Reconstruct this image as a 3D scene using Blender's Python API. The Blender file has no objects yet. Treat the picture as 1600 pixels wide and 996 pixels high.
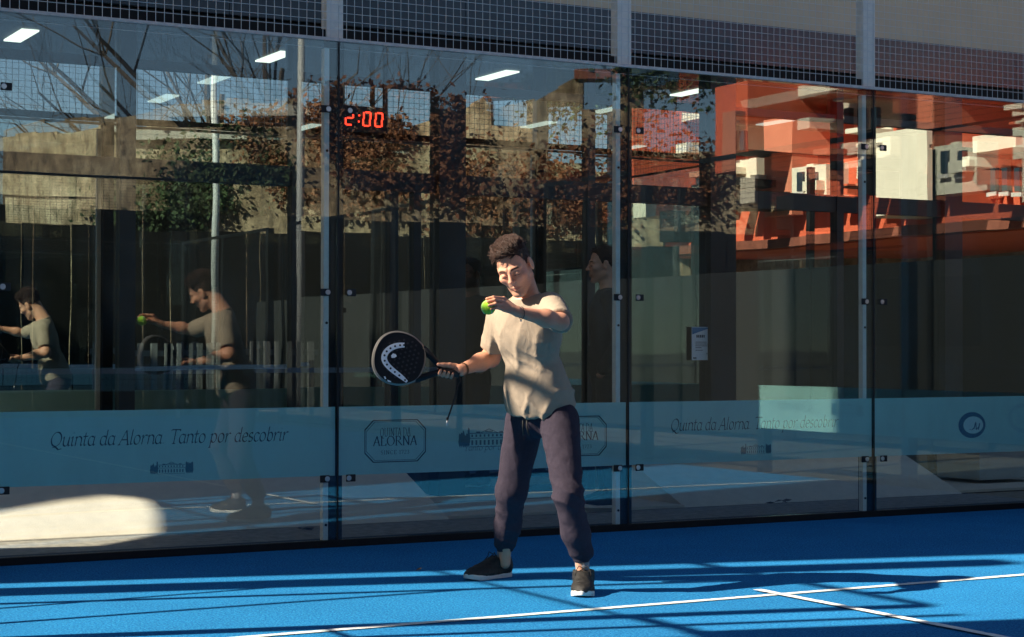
import bpy, math, random
import numpy as np
from mathutils import Matrix, Vector
R = math.radians
SC = bpy.context.scene
COL = SC.collection
random.seed(7); RNG = np.random.default_rng(7)

# ------------------------------------------------------------------ camera
CAM = np.array([-5.2547, -9.7459, 1.1604])
FPX = 2848.46                                   # focal length in px of a 1600 px wide frame
_y, _p, _r = R(29.032), R(0.9026), R(0.0866)
_rt = np.array([math.cos(_y), -math.sin(_y), 0.0]); _fw = np.array([math.sin(_y), math.cos(_y), 0.0])
C_F = _fw*math.cos(_p)+np.array([0, 0, math.sin(_p)]); _up = -_fw*math.sin(_p)+np.array([0, 0, math.cos(_p)])
C_R = _rt*math.cos(_r)+_up*math.sin(_r); C_U = -_rt*math.sin(_r)+_up*math.cos(_r)
cd = bpy.data.cameras.new('camera'); co = bpy.data.objects.new('camera', cd); COL.objects.link(co)
cd.sensor_fit = 'HORIZONTAL'; cd.sensor_width = 36.0; cd.lens = FPX/1600*36; cd.clip_start = 0.05; cd.clip_end = 2000
co.matrix_world = Matrix(((C_R[0], C_U[0], -C_F[0], CAM[0]), (C_R[1], C_U[1], -C_F[1], CAM[1]), (C_R[2], C_U[2], -C_F[2], CAM[2]), (0, 0, 0, 1)))
SC.camera = co
# ------------------------------------------------------------------ world, sun, exposure
SUN_AZ = np.array([-0.966, 0.259]); SUN_EL = R(35.4)
SUN_DIR = np.array([SUN_AZ[0]*math.cos(SUN_EL), SUN_AZ[1]*math.cos(SUN_EL), math.sin(SUN_EL)])
W = bpy.data.worlds.new('World'); SC.world = W; W.use_nodes = True
nt = W.node_tree; bg = nt.nodes['Background']
sk = nt.nodes.new('ShaderNodeTexSky'); sk.sky_type = 'NISHITA'; sk.sun_disc = False
sk.sun_elevation = SUN_EL; sk.sun_rotation = math.atan2(SUN_DIR[0], SUN_DIR[1]); sk.altitude = 150; sk.air_density = 0.85; sk.dust_density = 0.0; sk.ozone_density = 1.4
nt.links.new(sk.outputs[0], bg.inputs[0]); bg.inputs[1].default_value = 0.05
sl = bpy.data.lights.new('sun', 'SUN'); so = bpy.data.objects.new('sun', sl); COL.objects.link(so)
sl.energy = 5.0; sl.angle = R(0.53); sl.color = (1.0, 0.88, 0.72)
so.rotation_euler = Vector(SUN_DIR).to_track_quat('Z', 'Y').to_euler()
SC.view_settings.view_transform = 'Standard'; SC.view_settings.look = 'None'; SC.view_settings.gamma = 1.0
SC.view_settings.use_curve_mapping = False; SC.view_settings.exposure = 1.38
SC.cycles.max_bounces = 9; SC.cycles.glossy_bounces = 5; SC.cycles.diffuse_bounces = 3; SC.cycles.transparent_max_bounces = 40
SC.cycles.transmission_bounces = 4; SC.cycles.caustics_reflective = False; SC.cycles.caustics_refractive = False
SC.cycles.use_denoising = True; SC.cycles.sample_clamp_indirect = 6.0

# ------------------------------------------------------------------ pixel helpers (give directions; depth comes from what a thing touches)
def ray(x, y): return C_F+(x-800)/FPX*C_R-(y-498)/FPX*C_U
def pix(x, y, d): return CAM+ray(x, y)*d                    # point at camera depth d
def onY(x, y, Y): r = ray(x, y); return CAM+r*((Y-CAM[1])/r[1])
def onZ(x, y, Z): r = ray(x, y); return CAM+r*((Z-CAM[2])/r[2])

# ------------------------------------------------------------------ materials
MATS = {}
def new_mat(name):
    m = bpy.data.materials.new(name); m.use_nodes = True; MATS[name] = m
    return m, m.node_tree, m.node_tree.nodes['Principled BSDF']
def N(nt, t, **kw):
    n = nt.nodes.new(t)
    for k, v in kw.items(): setattr(n, k, v)
    return n
def noise(nt, scale, detail=4, rough=0.6, coord='Object', vec=None, sc3=None):
    n = N(nt, 'ShaderNodeTexNoise'); n.inputs['Scale'].default_value = scale; n.inputs['Detail'].default_value = detail; n.inputs['Roughness'].default_value = rough
    if vec is None:
        tc = N(nt, 'ShaderNodeTexCoord'); vec = tc.outputs[coord]
    if sc3:
        mp = N(nt, 'ShaderNodeMapping'); mp.inputs['Scale'].default_value = sc3; nt.links.new(vec, mp.inputs[0]); vec = mp.outputs[0]
    nt.links.new(vec, n.inputs['Vector']); return n
def ramp(nt, fac, stops):
    r = N(nt, 'ShaderNodeValToRGB'); e = r.color_ramp.elements
    while len(e) < len(stops): e.new(0.5)
    for i, (p, c) in enumerate(stops): e[i].position = p; e[i].color = (*c, 1) if len(c) == 3 else c
    nt.links.new(fac, r.inputs[0]); return r
def bump(nt, h, strength, dist, bsdf):
    b = N(nt, 'ShaderNodeBump'); b.inputs['Strength'].default_value = strength; b.inputs['Distance'].default_value = dist
    nt.links.new(h, b.inputs['Height']); nt.links.new(b.outputs[0], bsdf.inputs['Normal']); return b
def mat(name, col, rough=0.6, metal=0.0, var=0.0, vscale=6.0, bmp=0.0, bscale=60.0, sc3=None, spec=None, sheen=0.0):
    m, nt, b = new_mat(name)
    b.inputs['Base Color'].default_value = (*col, 1); b.inputs['Roughness'].default_value = rough; b.inputs['Metallic'].default_value = metal
    if spec is not None: b.inputs['Specular IOR Level'].default_value = spec
    if sheen: b.inputs['Sheen Weight'].default_value = sheen
    if var:
        n = noise(nt, vscale, 5, 0.65, sc3=sc3)
        lo = tuple(max(0, c*(1-var)) for c in col); hi = tuple(min(1, c*(1+var)) for c in col)
        r = ramp(nt, n.outputs[0], [(0.3, lo), (0.7, hi)]); nt.links.new(r.outputs[0], b.inputs['Base Color'])
    if bmp:
        n2 = noise(nt, bscale, 3, 0.6); bump(nt, n2.outputs[0], bmp, 0.01, b)
    return m
def emit(name, col, s):
    m = bpy.data.materials.new(name); m.use_nodes = True; nt = m.node_tree; nt.nodes.clear()
    o = N(nt, 'ShaderNodeOutputMaterial'); e = N(nt, 'ShaderNodeEmission'); e.inputs[0].default_value = (*col, 1); e.inputs[1].default_value = s
    nt.links.new(e.outputs[0], o.inputs[0]); MATS[name] = m; return m
def glass(name, tint, ior=1.5, refl=(1, 1, 1), rough=0.0, haze=0.0, hazecol=(.3, .4, .4), wav=0.0, boost=1.0):
    """thin sheet: clear transmission with a mirror reflection by angle on each face"""
    m = bpy.data.materials.new(name); m.use_nodes = True; nt = m.node_tree; nt.nodes.clear(); MATS[name] = m
    o = N(nt, 'ShaderNodeOutputMaterial'); t = N(nt, 'ShaderNodeBsdfTransparent'); t.inputs[0].default_value = (*tint, 1)
    g = N(nt, 'ShaderNodeBsdfGlossy'); g.inputs['Color'].default_value = (*refl, 1); g.inputs['Roughness'].default_value = rough
    f = N(nt, 'ShaderNodeFresnel'); f.inputs[0].default_value = ior
    geo = N(nt, 'ShaderNodeNewGeometry')
    # Fresnel node inverts its IOR on back faces: keep the sheet's outer value there as well
    mi = N(nt, 'ShaderNodeMath', operation='MULTIPLY_ADD'); mi.inputs[1].default_value = 1.0/ior-ior; mi.inputs[2].default_value = ior
    nt.links.new(geo.outputs['Backfacing'], mi.inputs[0])
    nt.links.new(mi.outputs[0], f.inputs[0])
    fac = N(nt, 'ShaderNodeMath', operation='MULTIPLY'); fac.inputs[1].default_value = boost; fac.use_clamp = True
    nt.links.new(f.outputs[0], fac.inputs[0])
    mx = N(nt, 'ShaderNodeMixShader'); nt.links.new(fac.outputs[0], mx.inputs[0]); nt.links.new(t.outputs[0], mx.inputs[1]); nt.links.new(g.outputs[0], mx.inputs[2])
    out = mx
    if wav:
        n = noise(nt, 1.3, 1, 0.4); b = N(nt, 'ShaderNodeBump'); b.inputs['Strength'].default_value = 1.0; b.inputs['Distance'].default_value = wav
        nt.links.new(n.outputs[0], b.inputs['Height']); nt.links.new(b.outputs[0], g.inputs['Normal'])
    if haze:
        d = N(nt, 'ShaderNodeBsdfDiffuse'); d.inputs[0].default_value = (*hazecol, 1)
        m2 = N(nt, 'ShaderNodeMixShader'); hz = noise(nt, 2.3, 6, 0.7, sc3=(1.6, 1.6, .55)); hr = ramp(nt, hz.outputs[0], [(0.45, (0, 0, 0)), (0.75, (haze, haze, haze))]); nt.links.new(hr.outputs[0], m2.inputs[0]); nt.links.new(mx.outputs[0], m2.inputs[1]); nt.links.new(d.outputs[0], m2.inputs[2]); out = m2
    nt.links.new(out.outputs[0], o.inputs[0]); return m

# ------------------------------------------------------------------ mesh helpers
class MB:
    def __init__(s): s.v = []; s.f = []
    def box(s, x0, x1, y0, y1, z0, z1):
        n = len(s.v); s.v += [(x0, y0, z0), (x1, y0, z0), (x1, y1, z0), (x0, y1, z0), (x0, y0, z1), (x1, y0, z1), (x1, y1, z1), (x0, y1, z1)]
        s.f += [tuple(n+i for i in q) for q in ((0, 3, 2, 1), (4, 5, 6, 7), (0, 1, 5, 4), (1, 2, 6, 5), (2, 3, 7, 6), (3, 0, 4, 7))]; return s
    def poly(s, pts):
        n = len(s.v); s.v += [tuple(p) for p in pts]; s.f.append(tuple(range(n, n+len(pts)))); return s
    def prism(s, pts, d):
        n = len(s.v); k = len(pts); s.v += [tuple(p) for p in pts]+[tuple(np.array(p)+np.array(d)) for p in pts]
        s.f.append(tuple(range(n, n+k))); s.f.append(tuple(range(n+2*k-1, n+k-1, -1)))
        for i in range(k): j = (i+1) % k; s.f.append((n+i, n+k+i, n+k+j, n+j))
        return s
    def tube(s, pts, rad, k=8, cap=True):
        pts = [np.array(p, float) for p in pts]; rad = rad if hasattr(rad, '__len__') else [rad]*len(pts)
        n0 = len(s.v); prev = None
        for i, p in enumerate(pts):
            t = pts[min(i+1, len(pts)-1)]-pts[max(i-1, 0)]; t = t/(np.linalg.norm(t)+1e-9)
            if prev is None:
                a = np.cross(t, (0, 0, 1)) if abs(t[2]) < 0.9 else np.cross(t, (1, 0, 0))
            else: a = prev-t*np.dot(prev, t)
            a = a/(np.linalg.norm(a)+1e-9); prev = a; b = np.cross(t, a)
            for j in range(k):
                th = 2*math.pi*j/k; s.v.append(tuple(p+rad[i]*(math.cos(th)*a+math.sin(th)*b)))
        for i in range(len(pts)-1):
            for j in range(k):
                q = (j+1) % k; s.f.append((n0+i*k+j, n0+i*k+q, n0+(i+1)*k+q, n0+(i+1)*k+j))
        if cap:
            s.f.append(tuple(n0+j for j in range(k-1, -1, -1))); e = n0+(len(pts)-1)*k; s.f.append(tuple(e+j for j in range(k)))
        return s
    def build(s, name, m, parent=None, smooth=False, bevel=0.0):
        me = bpy.data.meshes.new(name); me.from_pydata(s.v, [], s.f); me.update()
        return link(name, me, m, parent, smooth, bevel)
def link(name, me, m, parent=None, smooth=False, bevel=0.0):
    o = bpy.data.objects.new(name, me); COL.objects.link(o)
    if m is not None: me.materials.append(MATS[m] if isinstance(m, str) else m)
    if smooth: me.polygons.foreach_set('use_smooth', [True]*len(me.polygons))
    if bevel:
        b = o.modifiers.new('bevel', 'BEVEL'); b.width = bevel; b.segments = 2; b.limit_method = 'ANGLE'
    if parent is not None: o.parent = parent
    return o
def tag(o, label, cat, group=None, kind=None):
    if label: o['label'] = label
    if cat: o['category'] = cat
    if group: o['group'] = group
    if kind: o['kind'] = kind
    return o
def struct(o): o['kind'] = 'structure'; return o
def thing(name, label, cat, group=None):
    o = bpy.data.objects.new(name, None); COL.objects.link(o); o.empty_display_size = 0.1; return tag(o, label, cat, group)
def put(o, parent):
    o.parent = parent; return o

# ------------------------------------------------------------------ palette
# court turf: fine sanded grain
m, nt, b = new_mat('turf')
n1 = noise(nt, 95, 4, 0.85); n2 = noise(nt, 1.7, 4, 0.6); n3 = noise(nt, 28, 3, 0.6)
r1 = ramp(nt, n1.outputs[0], [(0.34, (0.003, 0.060, 0.23)), (0.50, (0.012, 0.205, 0.49)), (0.66, (0.075, 0.46, 0.74))])
r2 = ramp(nt, n2.outputs[0], [(0.3, (0.84, 0.84, 0.86)), (0.7, (1.0, 1.0, 1.0))]); r3 = ramp(nt, n3.outputs[0], [(0.3, (0.88, 0.88, 0.88)), (0.7, (1.06, 1.06, 1.06))])
mx = N(nt, 'ShaderNodeMix', data_type='RGBA', blend_type='MULTIPLY'); mx.inputs[0].default_value = 1.0
nt.links.new(r1.outputs[0], mx.inputs[6]); nt.links.new(r2.outputs[0], mx.inputs[7])
my = N(nt, 'ShaderNodeMix', data_type='RGBA', blend_type='MULTIPLY'); my.inputs[0].default_value = 1.0
nt.links.new(mx.outputs[2], my.inputs[6]); nt.links.new(r3.outputs[0], my.inputs[7]); nt.links.new(my.outputs[2], b.inputs['Base Color'])
b.inputs['Roughness'].default_value = 0.9; b.inputs['Specular IOR Level'].default_value = 0.15; bump(nt, n1.outputs[0], 0.7, 0.006, b)
mat('line_paint', (0.80, 0.82, 0.80), 0.8, var=0.06, vscale=90, bmp=0.4, bscale=400)
mat('pavement', (0.30, 0.265, 0.22), 0.9, var=0.35, vscale=14, bmp=0.5, bscale=180)
mat('concrete', (0.70, 0.61, 0.49), 0.85, var=0.07, vscale=9, bmp=0.3, bscale=120)
mat('render_grey', (0.76, 0.63, 0.44), 0.9, var=0.06, vscale=3, bmp=0.25, bscale=200)
mat('barrier', (0.24, 0.25, 0.24), 0.7)
mat('ground', (0.09, 0.08, 0.065), 0.95, var=0.3, vscale=0.8)
mat('plinth', (0.42, 0.39, 0.34), 0.9, var=0.10, vscale=5, bmp=0.25, bscale=150)
mat('steel_pale', (0.88, 0.85, 0.78), 0.55, 0.0, var=0.08, vscale=20)
mat('steel_white', (0.55, 0.56, 0.56), 0.55, 0.1, var=0.08, vscale=10)
mat('rail_grey', (0.66, 0.60, 0.56), 0.55, 0.0, var=0.15, vscale=25)
mat('wire', (0.76, 0.76, 0.74), 0.55, 0.0)
mat('black_steel', (0.010, 0.011, 0.012), 0.6, 0.0, var=0.3, vscale=15, spec=0.25)
mat('rubber', (0.010, 0.010, 0.011), 0.7)
mat('bolt', (0.55, 0.56, 0.57), 0.3, 0.9)
mat('frame_dark', (0.010, 0.011, 0.012), 0.55, var=0.2, vscale=8)
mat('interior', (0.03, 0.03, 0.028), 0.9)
mat('print_teal', (0.016, 0.055, 0.08), 0.7)
mat('print_soft', (0.07, 0.20, 0.25), 0.7)
mat('paper', (0.88, 0.89, 0.90), 0.7)
mat('blue_print', (0.05, 0.22, 0.42), 0.6)
mat('ink', (0.02, 0.02, 0.025), 0.7)
glass('court_glass', (0.92, 0.97, 0.965), 1.75, refl=(0.90, 0.97, 0.96), wav=0.0003, haze=0.035, hazecol=(.42, .45, .45))
glass('side_glass', (0.94, 0.98, 0.975), 1.45, refl=(0.8, 0.97, 1.0))
glass('clear_glass', (0.80, 0.90, 0.90), 1.6, refl=(0.9, 0.98, 1.0))
glass('solar_glass', (0.42, 0.52, 0.54), 3.4, refl=(0.94, 0.99, 0.95), wav=0.0007, boost=1.45)
# frosted film: diffuse, lets light through from behind
m = bpy.data.materials.new('frost'); m.use_nodes = True; nt = m.node_tree; nt.nodes.clear(); MATS['frost'] = m
o = N(nt, 'ShaderNodeOutputMaterial'); d = N(nt, 'ShaderNodeBsdfDiffuse'); tl = N(nt, 'ShaderNodeBsdfTranslucent'); tr = N(nt, 'ShaderNodeBsdfTransparent')
nn = noise(nt, 260, 2, 0.6); rr = ramp(nt, nn.outputs[0], [(0.3, (0.56, 0.90, 0.85)), (0.7, (0.64, 0.96, 0.92))])
nt.links.new(rr.outputs[0], d.inputs[0]); tl.inputs[0].default_value = (0.2, 0.66, 0.62, 1); tr.inputs[0].default_value = (0.6, 0.85, 0.88, 1)
a1 = N(nt, 'ShaderNodeMixShader'); a1.inputs[0].default_value = 0.16; nt.links.new(d.outputs[0], a1.inputs[1]); nt.links.new(tl.outputs[0], a1.inputs[2])
a2 = N(nt, 'ShaderNodeMixShader'); a2.inputs[0].default_value = 0.06; nt.links.new(a1.outputs[0], a2.inputs[1]); nt.links.new(tr.outputs[0], a2.inputs[2])
fz = N(nt, 'ShaderNodeLayerWeight'); fz.inputs[0].default_value = 0.04; gz = N(nt, 'ShaderNodeBsdfGlossy'); gz.inputs['Roughness'].default_value = 0.03
a3 = N(nt, 'ShaderNodeMixShader'); nt.links.new(fz.outputs['Fresnel'], a3.inputs[0]); nt.links.new(a2.outputs[0], a3.inputs[1]); nt.links.new(gz.outputs[0], a3.inputs[2]); nt.links.new(a3.outputs[0], o.inputs[0])
emit('led_panel', (1.0, 0.97, 0.82), 0.75); emit('led_red', (1.0, 0.045, 0.02), 1.3)
mat('orange_wall', (0.74, 0.135, 0.060), 0.8, var=0.12, vscale=1.2)
mat('orange_pale', (0.66, 0.22, 0.13), 0.8, var=0.10, vscale=1.0)
mat('white_wall', (0.82, 0.73, 0.59), 0.85, var=0.06, vscale=0.8)
mat('dark_void', (0.012, 0.011, 0.010), 0.8, spec=0.2)
mat('wood_shade_brown', (0.20, 0.060, 0.035), 0.8, var=0.3, vscale=3)  # timber beams, and the balcony shade painted on the lower storey
# ruin wall: layered stone and plaster
m, nt, b = new_mat('old_stone')
na = noise(nt, 0.35, 6, 0.7); nb = noise(nt, 2.0, 8, 0.75, sc3=(2.2, 2.2, 0.7)); vo = N(nt, 'ShaderNodeTexVoronoi'); vo.inputs['Scale'].default_value = 3.6
tc = N(nt, 'ShaderNodeTexCoord'); mp = N(nt, 'ShaderNodeMapping'); mp.inputs['Scale'].default_value = (1, 1, 1.9); nt.links.new(tc.outputs['Object'], mp.inputs[0]); nt.links.new(mp.outputs[0], vo.inputs['Vector'])
ra = ramp(nt, na.outputs[0], [(0.35, (0.20, 0.135, 0.085)), (0.5, (0.38, 0.29, 0.19)), (0.62, (0.55, 0.46, 0.33))]); rb = ramp(nt, nb.outputs[0], [(0.36, (0.28, 0.26, 0.24)), (0.62, (1.15, 1.12, 1.08))])
mx = N(nt, 'ShaderNodeMix', data_type='RGBA', blend_type='MULTIPLY'); mx.inputs[0].default_value = 1; nt.links.new(ra.outputs[0], mx.inputs[6]); nt.links.new(rb.outputs[0], mx.inputs[7])
nt.links.new(mx.outputs[2], b.inputs['Base Color']); b.inputs['Roughness'].default_value = 0.95; bump(nt, vo.outputs['Distance'], 0.5, 0.04, b)
mat('bark', (0.11, 0.085, 0.065), 0.95, var=0.3, vscale=6)
mat('leaf_green', (0.035, 0.060, 0.018), 0.8, var=0.5, vscale=1.4)
mat('leaf_rust', (0.17, 0.062, 0.024), 0.8, var=0.5, vscale=1.4)
# person
mat('shirt', (0.345, 0.275, 0.205), 0.9, var=0.05, vscale=40, bmp=0.25, bscale=900, spec=0.2)
mat('trousers', (0.040, 0.032, 0.047), 0.95, var=0.12, vscale=60, bmp=0.25, bscale=900, spec=0.2)
mat('hair', (0.045, 0.015, 0.006), 0.5, var=0.75, vscale=150, bmp=1.0, bscale=170)
mat('shoe_black', (0.016, 0.014, 0.012), 0.6, var=0.4, vscale=70, bmp=0.3, bscale=500)
mat('shoe_sole', (0.70, 0.68, 0.63), 0.6, var=0.06, vscale=30)
mat('sock', (0.27, 0.27, 0.29), 0.9, bmp=0.3, bscale=500)
mat('cord', (0.015, 0.014, 0.013), 0.7)
mat('brown_leather', (0.10, 0.045, 0.02), 0.6)
mat('racket_black', (0.006, 0.0065, 0.009), 0.5, var=0.2, vscale=30, spec=0.25)
mat('racket_white', (0.80, 0.82, 0.86), 0.5)
mat('rim_grey', (0.16, 0.15, 0.14), 0.3, 0.2)
mat('ball_felt', (0.40, 0.82, 0.02), 0.95, var=0.12, vscale=120, bmp=0.6, bscale=700, sheen=0.4)
mat('dark_cloth', (0.011, 0.012, 0.013), 0.9, var=0.2, vscale=30)
m, nt, b = new_mat('skin')
at = N(nt, 'ShaderNodeAttribute'); at.attribute_name = 'tone'
ns = noise(nt, 130, 3, 0.6); rs = ramp(nt, ns.outputs[0], [(0.3, (0.93, 0.93, 0.93)), (0.7, (1.05, 1.03, 1.03))])
mx = N(nt, 'ShaderNodeMix', data_type='RGBA', blend_type='MULTIPLY'); mx.inputs[0].default_value = 1; nt.links.new(at.outputs['Color'], mx.inputs[6]); nt.links.new(rs.outputs[0], mx.inputs[7])
nt.links.new(mx.outputs[2], b.inputs['Base Color']); b.inputs['Roughness'].default_value = 0.5; b.inputs['Specular IOR Level'].default_value = 0.35
b.inputs['Subsurface Weight'].default_value = 0.12; b.inputs['Subsurface Radius'].default_value = (0.012, 0.004, 0.002); b.inputs['Subsurface Scale'].default_value = 1.0

for nm_, sc_, st_ in (('shirt', 17, .42), ('trousers', 15, .5)):
    nt = MATS[nm_].node_tree; b = nt.nodes['Principled BSDF']; old = b.inputs['Normal'].links[0].from_node
    w1 = noise(nt, sc_, 3, 0.55, sc3=(1.0, 1.0, 0.55)); w1.inputs['Distortion'].default_value = 1.2
    bb_ = N(nt, 'ShaderNodeBump'); bb_.inputs['Strength'].default_value = st_; bb_.inputs['Distance'].default_value = 0.012
    nt.links.new(w1.outputs[0], bb_.inputs['Height']); nt.links.new(bb_.outputs[0], old.inputs['Normal'])

# ================================================================== GROUND
def sheet(name, x0, x1, y0, y1, z, m, lift=0.0):
    return struct(MB().poly([(x0, y0, z), (x1, y0, z), (x1, y1, z), (x0, y1, z)]).build(name, m))
sheet('ground', -400, 400, -400, 400, -0.02, 'ground')
struct(MB().box(-5.0, 5.0, -20.0, 0.03, -0.018, 0.0).build('court_floor', 'turf'))
LZ = 0.004
SLY = -2.857
def painted(name, p, q, w, z):
    p, q = np.array(p, float), np.array(q, float); d = (q-p)/np.linalg.norm(q-p); n_ = np.array([-d[1], d[0]]); k = int(np.linalg.norm(q-p)/.02); mb = MB(); e = RNG.normal(0, .0016, (k+1, 2))
    for i in range(k+1):
        c = p+(q-p)*i/k; mb.v += [(*(c+n_*(w/2+e[i, 0])), z), (*(c-n_*(w/2+e[i, 1])), z)]
        if i: mb.f.append((2*i-2, 2*i-1, 2*i+1, 2*i))
    return struct(mb.build(name, 'line_paint'))
painted('service_line', (-5, SLY), (5, SLY), .05, LZ); painted('centre_line', (0, -17.30), (0, SLY+.165), .05, LZ+.004); painted('service_line', (-5, -17.14), (5, -17.14), .05, LZ)
struct(MB().box(-14, 14, 0.20, 1.22, -0.018, -0.002).build('walkway', 'pavement'))
# paler concrete: a sloping berm up to the windows, level only before the door
bm_ = MB()
for x0, x1 in ((-14, .36), (2.28, 4.95)):
    bm_.prism([(x0, 1.24, -.002), (x0, 2.295, -.002), (x0, 2.295, .425), (x0, 1.245, .004)], (x1-x0, 0, 0))
struct(bm_.build('berm', 'concrete'))
struct(MB().box(.362, 2.278, 1.24, 2.232, -.002, .018).build('apron', 'concrete')); struct(MB().box(4.952, 14, 1.30, 2.345, -.002, .018).build('apron', 'concrete'))
# dry leaves blown along the walkway
lf = MB()
for (px, py) in ((1142, 768), (1165, 774), (1175, 771), (1205, 786), (1216, 783), (1224, 785), (1230, 782), (1415, 763), (620, 797), (629, 800), (470, 826), (478, 827), (488, 826), (590, 806), (655, 890)):
    for k in range(2):
        c = onZ(px+random.uniform(-3, 3), py, 0.03 if py < 800 else 0.008); s = random.uniform(.012, .03); th = random.uniform(0, 6.3)
        u = np.array([math.cos(th), math.sin(th), random.uniform(-.2, .4)]); v = np.array([-math.sin(th), math.cos(th), random.uniform(.1, .5)])
        lf.poly([c+u*s*1.6, c+v*s*.6+(0, 0, .006), c-u*s*1.6, c-v*s*.6])
tag(lf.build('fallen_leaves', 'bark'), 'small dry dark leaves scattered along the walkway behind the glass', 'leaves', kind='stuff')

# ================================================================== LETTERING (broad-nib strokes)
def arc(cx, cy, rx, ry, a0, a1, n=10):
    return [(cx+rx*math.cos(R(a0+(a1-a0)*i/n)), cy+ry*math.sin(R(a0+(a1-a0)*i/n))) for i in range(n+1)]
def L(*p): return list(p)
G = {  # glyph: (advance, strokes); x-height .45, ascender .74, capital .68
 'a': (.44, [arc(.20, .225, .16, .225, 50, 330, 14), L((.36, .45), (.345, .10), (.37, .0), (.44, .05))]),
 'b': (.43, [L((.09, .74), (.09, .02)), arc(.22, .225, .15, .225, 150, -170, 14)]),
 'c': (.36, [arc(.21, .225, .16, .225, 40, 320, 12)]),
 'd': (.45, [arc(.20, .225, .16, .225, 50, 330, 14), L((.36, .74), (.345, .10), (.37, 0), (.44, .05))]),
 'e': (.38, [L((.06, .22), (.33, .27))+arc(.20, .27, .14, .18, 0, 170, 8)+arc(.21, .2, .16, .2, 180, 320, 8)]),
 'i': (.22, [L((.02, .38), (.10, .45), (.09, .08), (.12, 0), (.2, .05)), L((.10, .62), (.125, .645))]),
 'l': (.22, [L((.10, .74), (.09, .08), (.12, 0), (.2, .05))]),
 'n': (.45, [L((.02, .38), (.09, .45), (.08, 0)), arc(.235, .28, .145, .17, 165, 0, 8)+L((.375, .08), (.40, 0), (.46, .05))]),
 'o': (.44, [arc(.21, .225, .165, .225, 100, 460, 18)]),
 'p': (.45, [L((.02, .38), (.09, .45), (.07, -.24)), L((.01, -.24), (.13, -.235)), arc(.23, .225, .15, .225, 150, -150, 14)]),
 'r': (.34, [L((.02, .38), (.09, .45), (.08, 0)), L((.085, .25), (.17, .4), (.25, .46), (.32, .42))]),
 's': (.32, [arc(.17, .335, .11, .115, 40, 250, 8)+arc(.16, .115, .12, .115, 70, -140, 8)]),
 't': (.28, [L((.12, .62), (.105, .10), (.14, 0), (.24, .05)), L((.01, .44), (.26, .45))]),
 'u': (.46, [L((.02, .38), (.08, .45), (.075, .15))+arc(.21, .15, .135, .15, 190, 330, 8)+L((.37, .45)), L((.37, .45), (.36, .08), (.39, 0), (.46, .05))]),
 '.': (.22, [L((.08, .02), (.11, .04))]), ' ': (.24, []),
 'Q': (.66, [arc(.32, .34, .27, .34, 100, 460, 22), L((.18, -.06), (.34, -.03), (.52, -.16), (.68, -.12))]),
 'A': (.56, [L((.0, .0), (.30, .70)), L((.30, .70), (.50, 0)), L((.12, .24), (.44, .24)), L((-.05, 0), (.07, 0)), L((.43, 0), (.57, 0))]),
 'T': (.50, [L((.25, .68), (.24, 0)), L((-.02, .62), (.02, .68), (.50, .68), (.52, .62)), L((.17, 0), (.32, 0))]),
 'U': (.66, [L((.12, .68), (.12, .22))+arc(.32, .22, .20, .23, 180, 360, 10)+L((.52, .68)), L((.03, .68), (.21, .68)), L((.44, .68), (.60, .68))]),
 'I': (.30, [L((.15, .68), (.15, 0)), L((.06, .68), (.24, .68)), L((.06, 0), (.24, 0))]),
 'N': (.70, [L((.12, 0), (.12, .68)), L((.12, .68), (.56, 0)), L((.56, 0), (.56, .68)), L((.03, .68), (.13, .68)), L((.03, 0), (.21, 0)), L((.47, .68), (.65, .68))]),
 'D': (.68, [L((.12, .68), (.12, 0)), L((.03, .68), (.26, .68))+arc(.26, .34, .34, .34, 90, -90, 12)+L((.03, 0))]),
 'L': (.54, [L((.12, .68), (.12, 0)), L((.03, .68), (.21, .68)), L((.03, 0), (.48, 0), (.50, .14))]),
 'O': (.70, [arc(.35, .34, .30, .345, 100, 460, 22)]),
 'R': (.62, [L((.12, .68), (.12, 0)), L((.03, .68), (.28, .68))+arc(.28, .51, .19, .17, 90, -90, 8)+L((.12, .34)), L((.28, .34), (.60, 0)), L((.03, 0), (.21, 0))]),
 'S': (.46, [arc(.23, .50, .17, .18, 40, 250, 8)+arc(.22, .18, .19, .18, 70, -140, 8)]),
 'C': (.62, [arc(.34, .34, .28, .34, 45, 315, 14)]),
 'E': (.54, [L((.12, .68), (.12, 0)), L((.03, .68), (.44, .68), (.45, .57)), L((.12, .35), (.38, .35)), L((.03, 0), (.46, 0), (.48, .12))]),
 '1': (.32, [L((.06, .56), (.17, .68), (.17, 0)), L((.08, 0), (.26, 0))]), '7': (.44, [L((.04, .58), (.04, .68), (.40, .68), (.18, 0))]),
 '2': (.44, [arc(.21, .50, .16, .18, 160, -30, 8)+L((.04, 0), (.40, 0))]), '3': (.44, [arc(.20, .51, .15, .17, 150, -90, 8)+arc(.20, .17, .18, .17, 90, -150, 8)]),
}
def text_polys(txt, nib=0.045, ang=40, slant=0.0, track=0.0, thin=0.012):
    nv = np.array([math.cos(R(ang)), math.sin(R(ang))])*nib/2; out = []; x = 0
    for ch in txt:
        adv, st = G[ch]
        for s in st:
            q = [np.array([x+px+slant*py, py]) for px, py in s]
            for a, b in zip(q[:-1], q[1:]):
                d = b-a; ln = np.linalg.norm(d)+1e-9; pn = np.array([-d[1], d[0]])/ln
                w = nv if abs(np.dot(nv, pn)) > thin/2 else pn*thin/2
                if np.dot(w, pn) < 0: w = -w
                e = d/ln*0.004
                out.append([a-w-e, b-w+e, b+w+e, a+w-e])
        x += adv+track
    return out, x
def place_text(txt, x0, x1, zbase, zcap, mb, y, capref=0.68, **kw):
    ps, w = text_polys(txt, **kw); sx = (x1-x0)/w; sz = (zcap-zbase)/capref
    for i, p in enumerate(ps): mb.poly([(x0+q[0]*sx, y-0.00001*(i % 7), zbase+q[1]*sz) for q in p])
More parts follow.
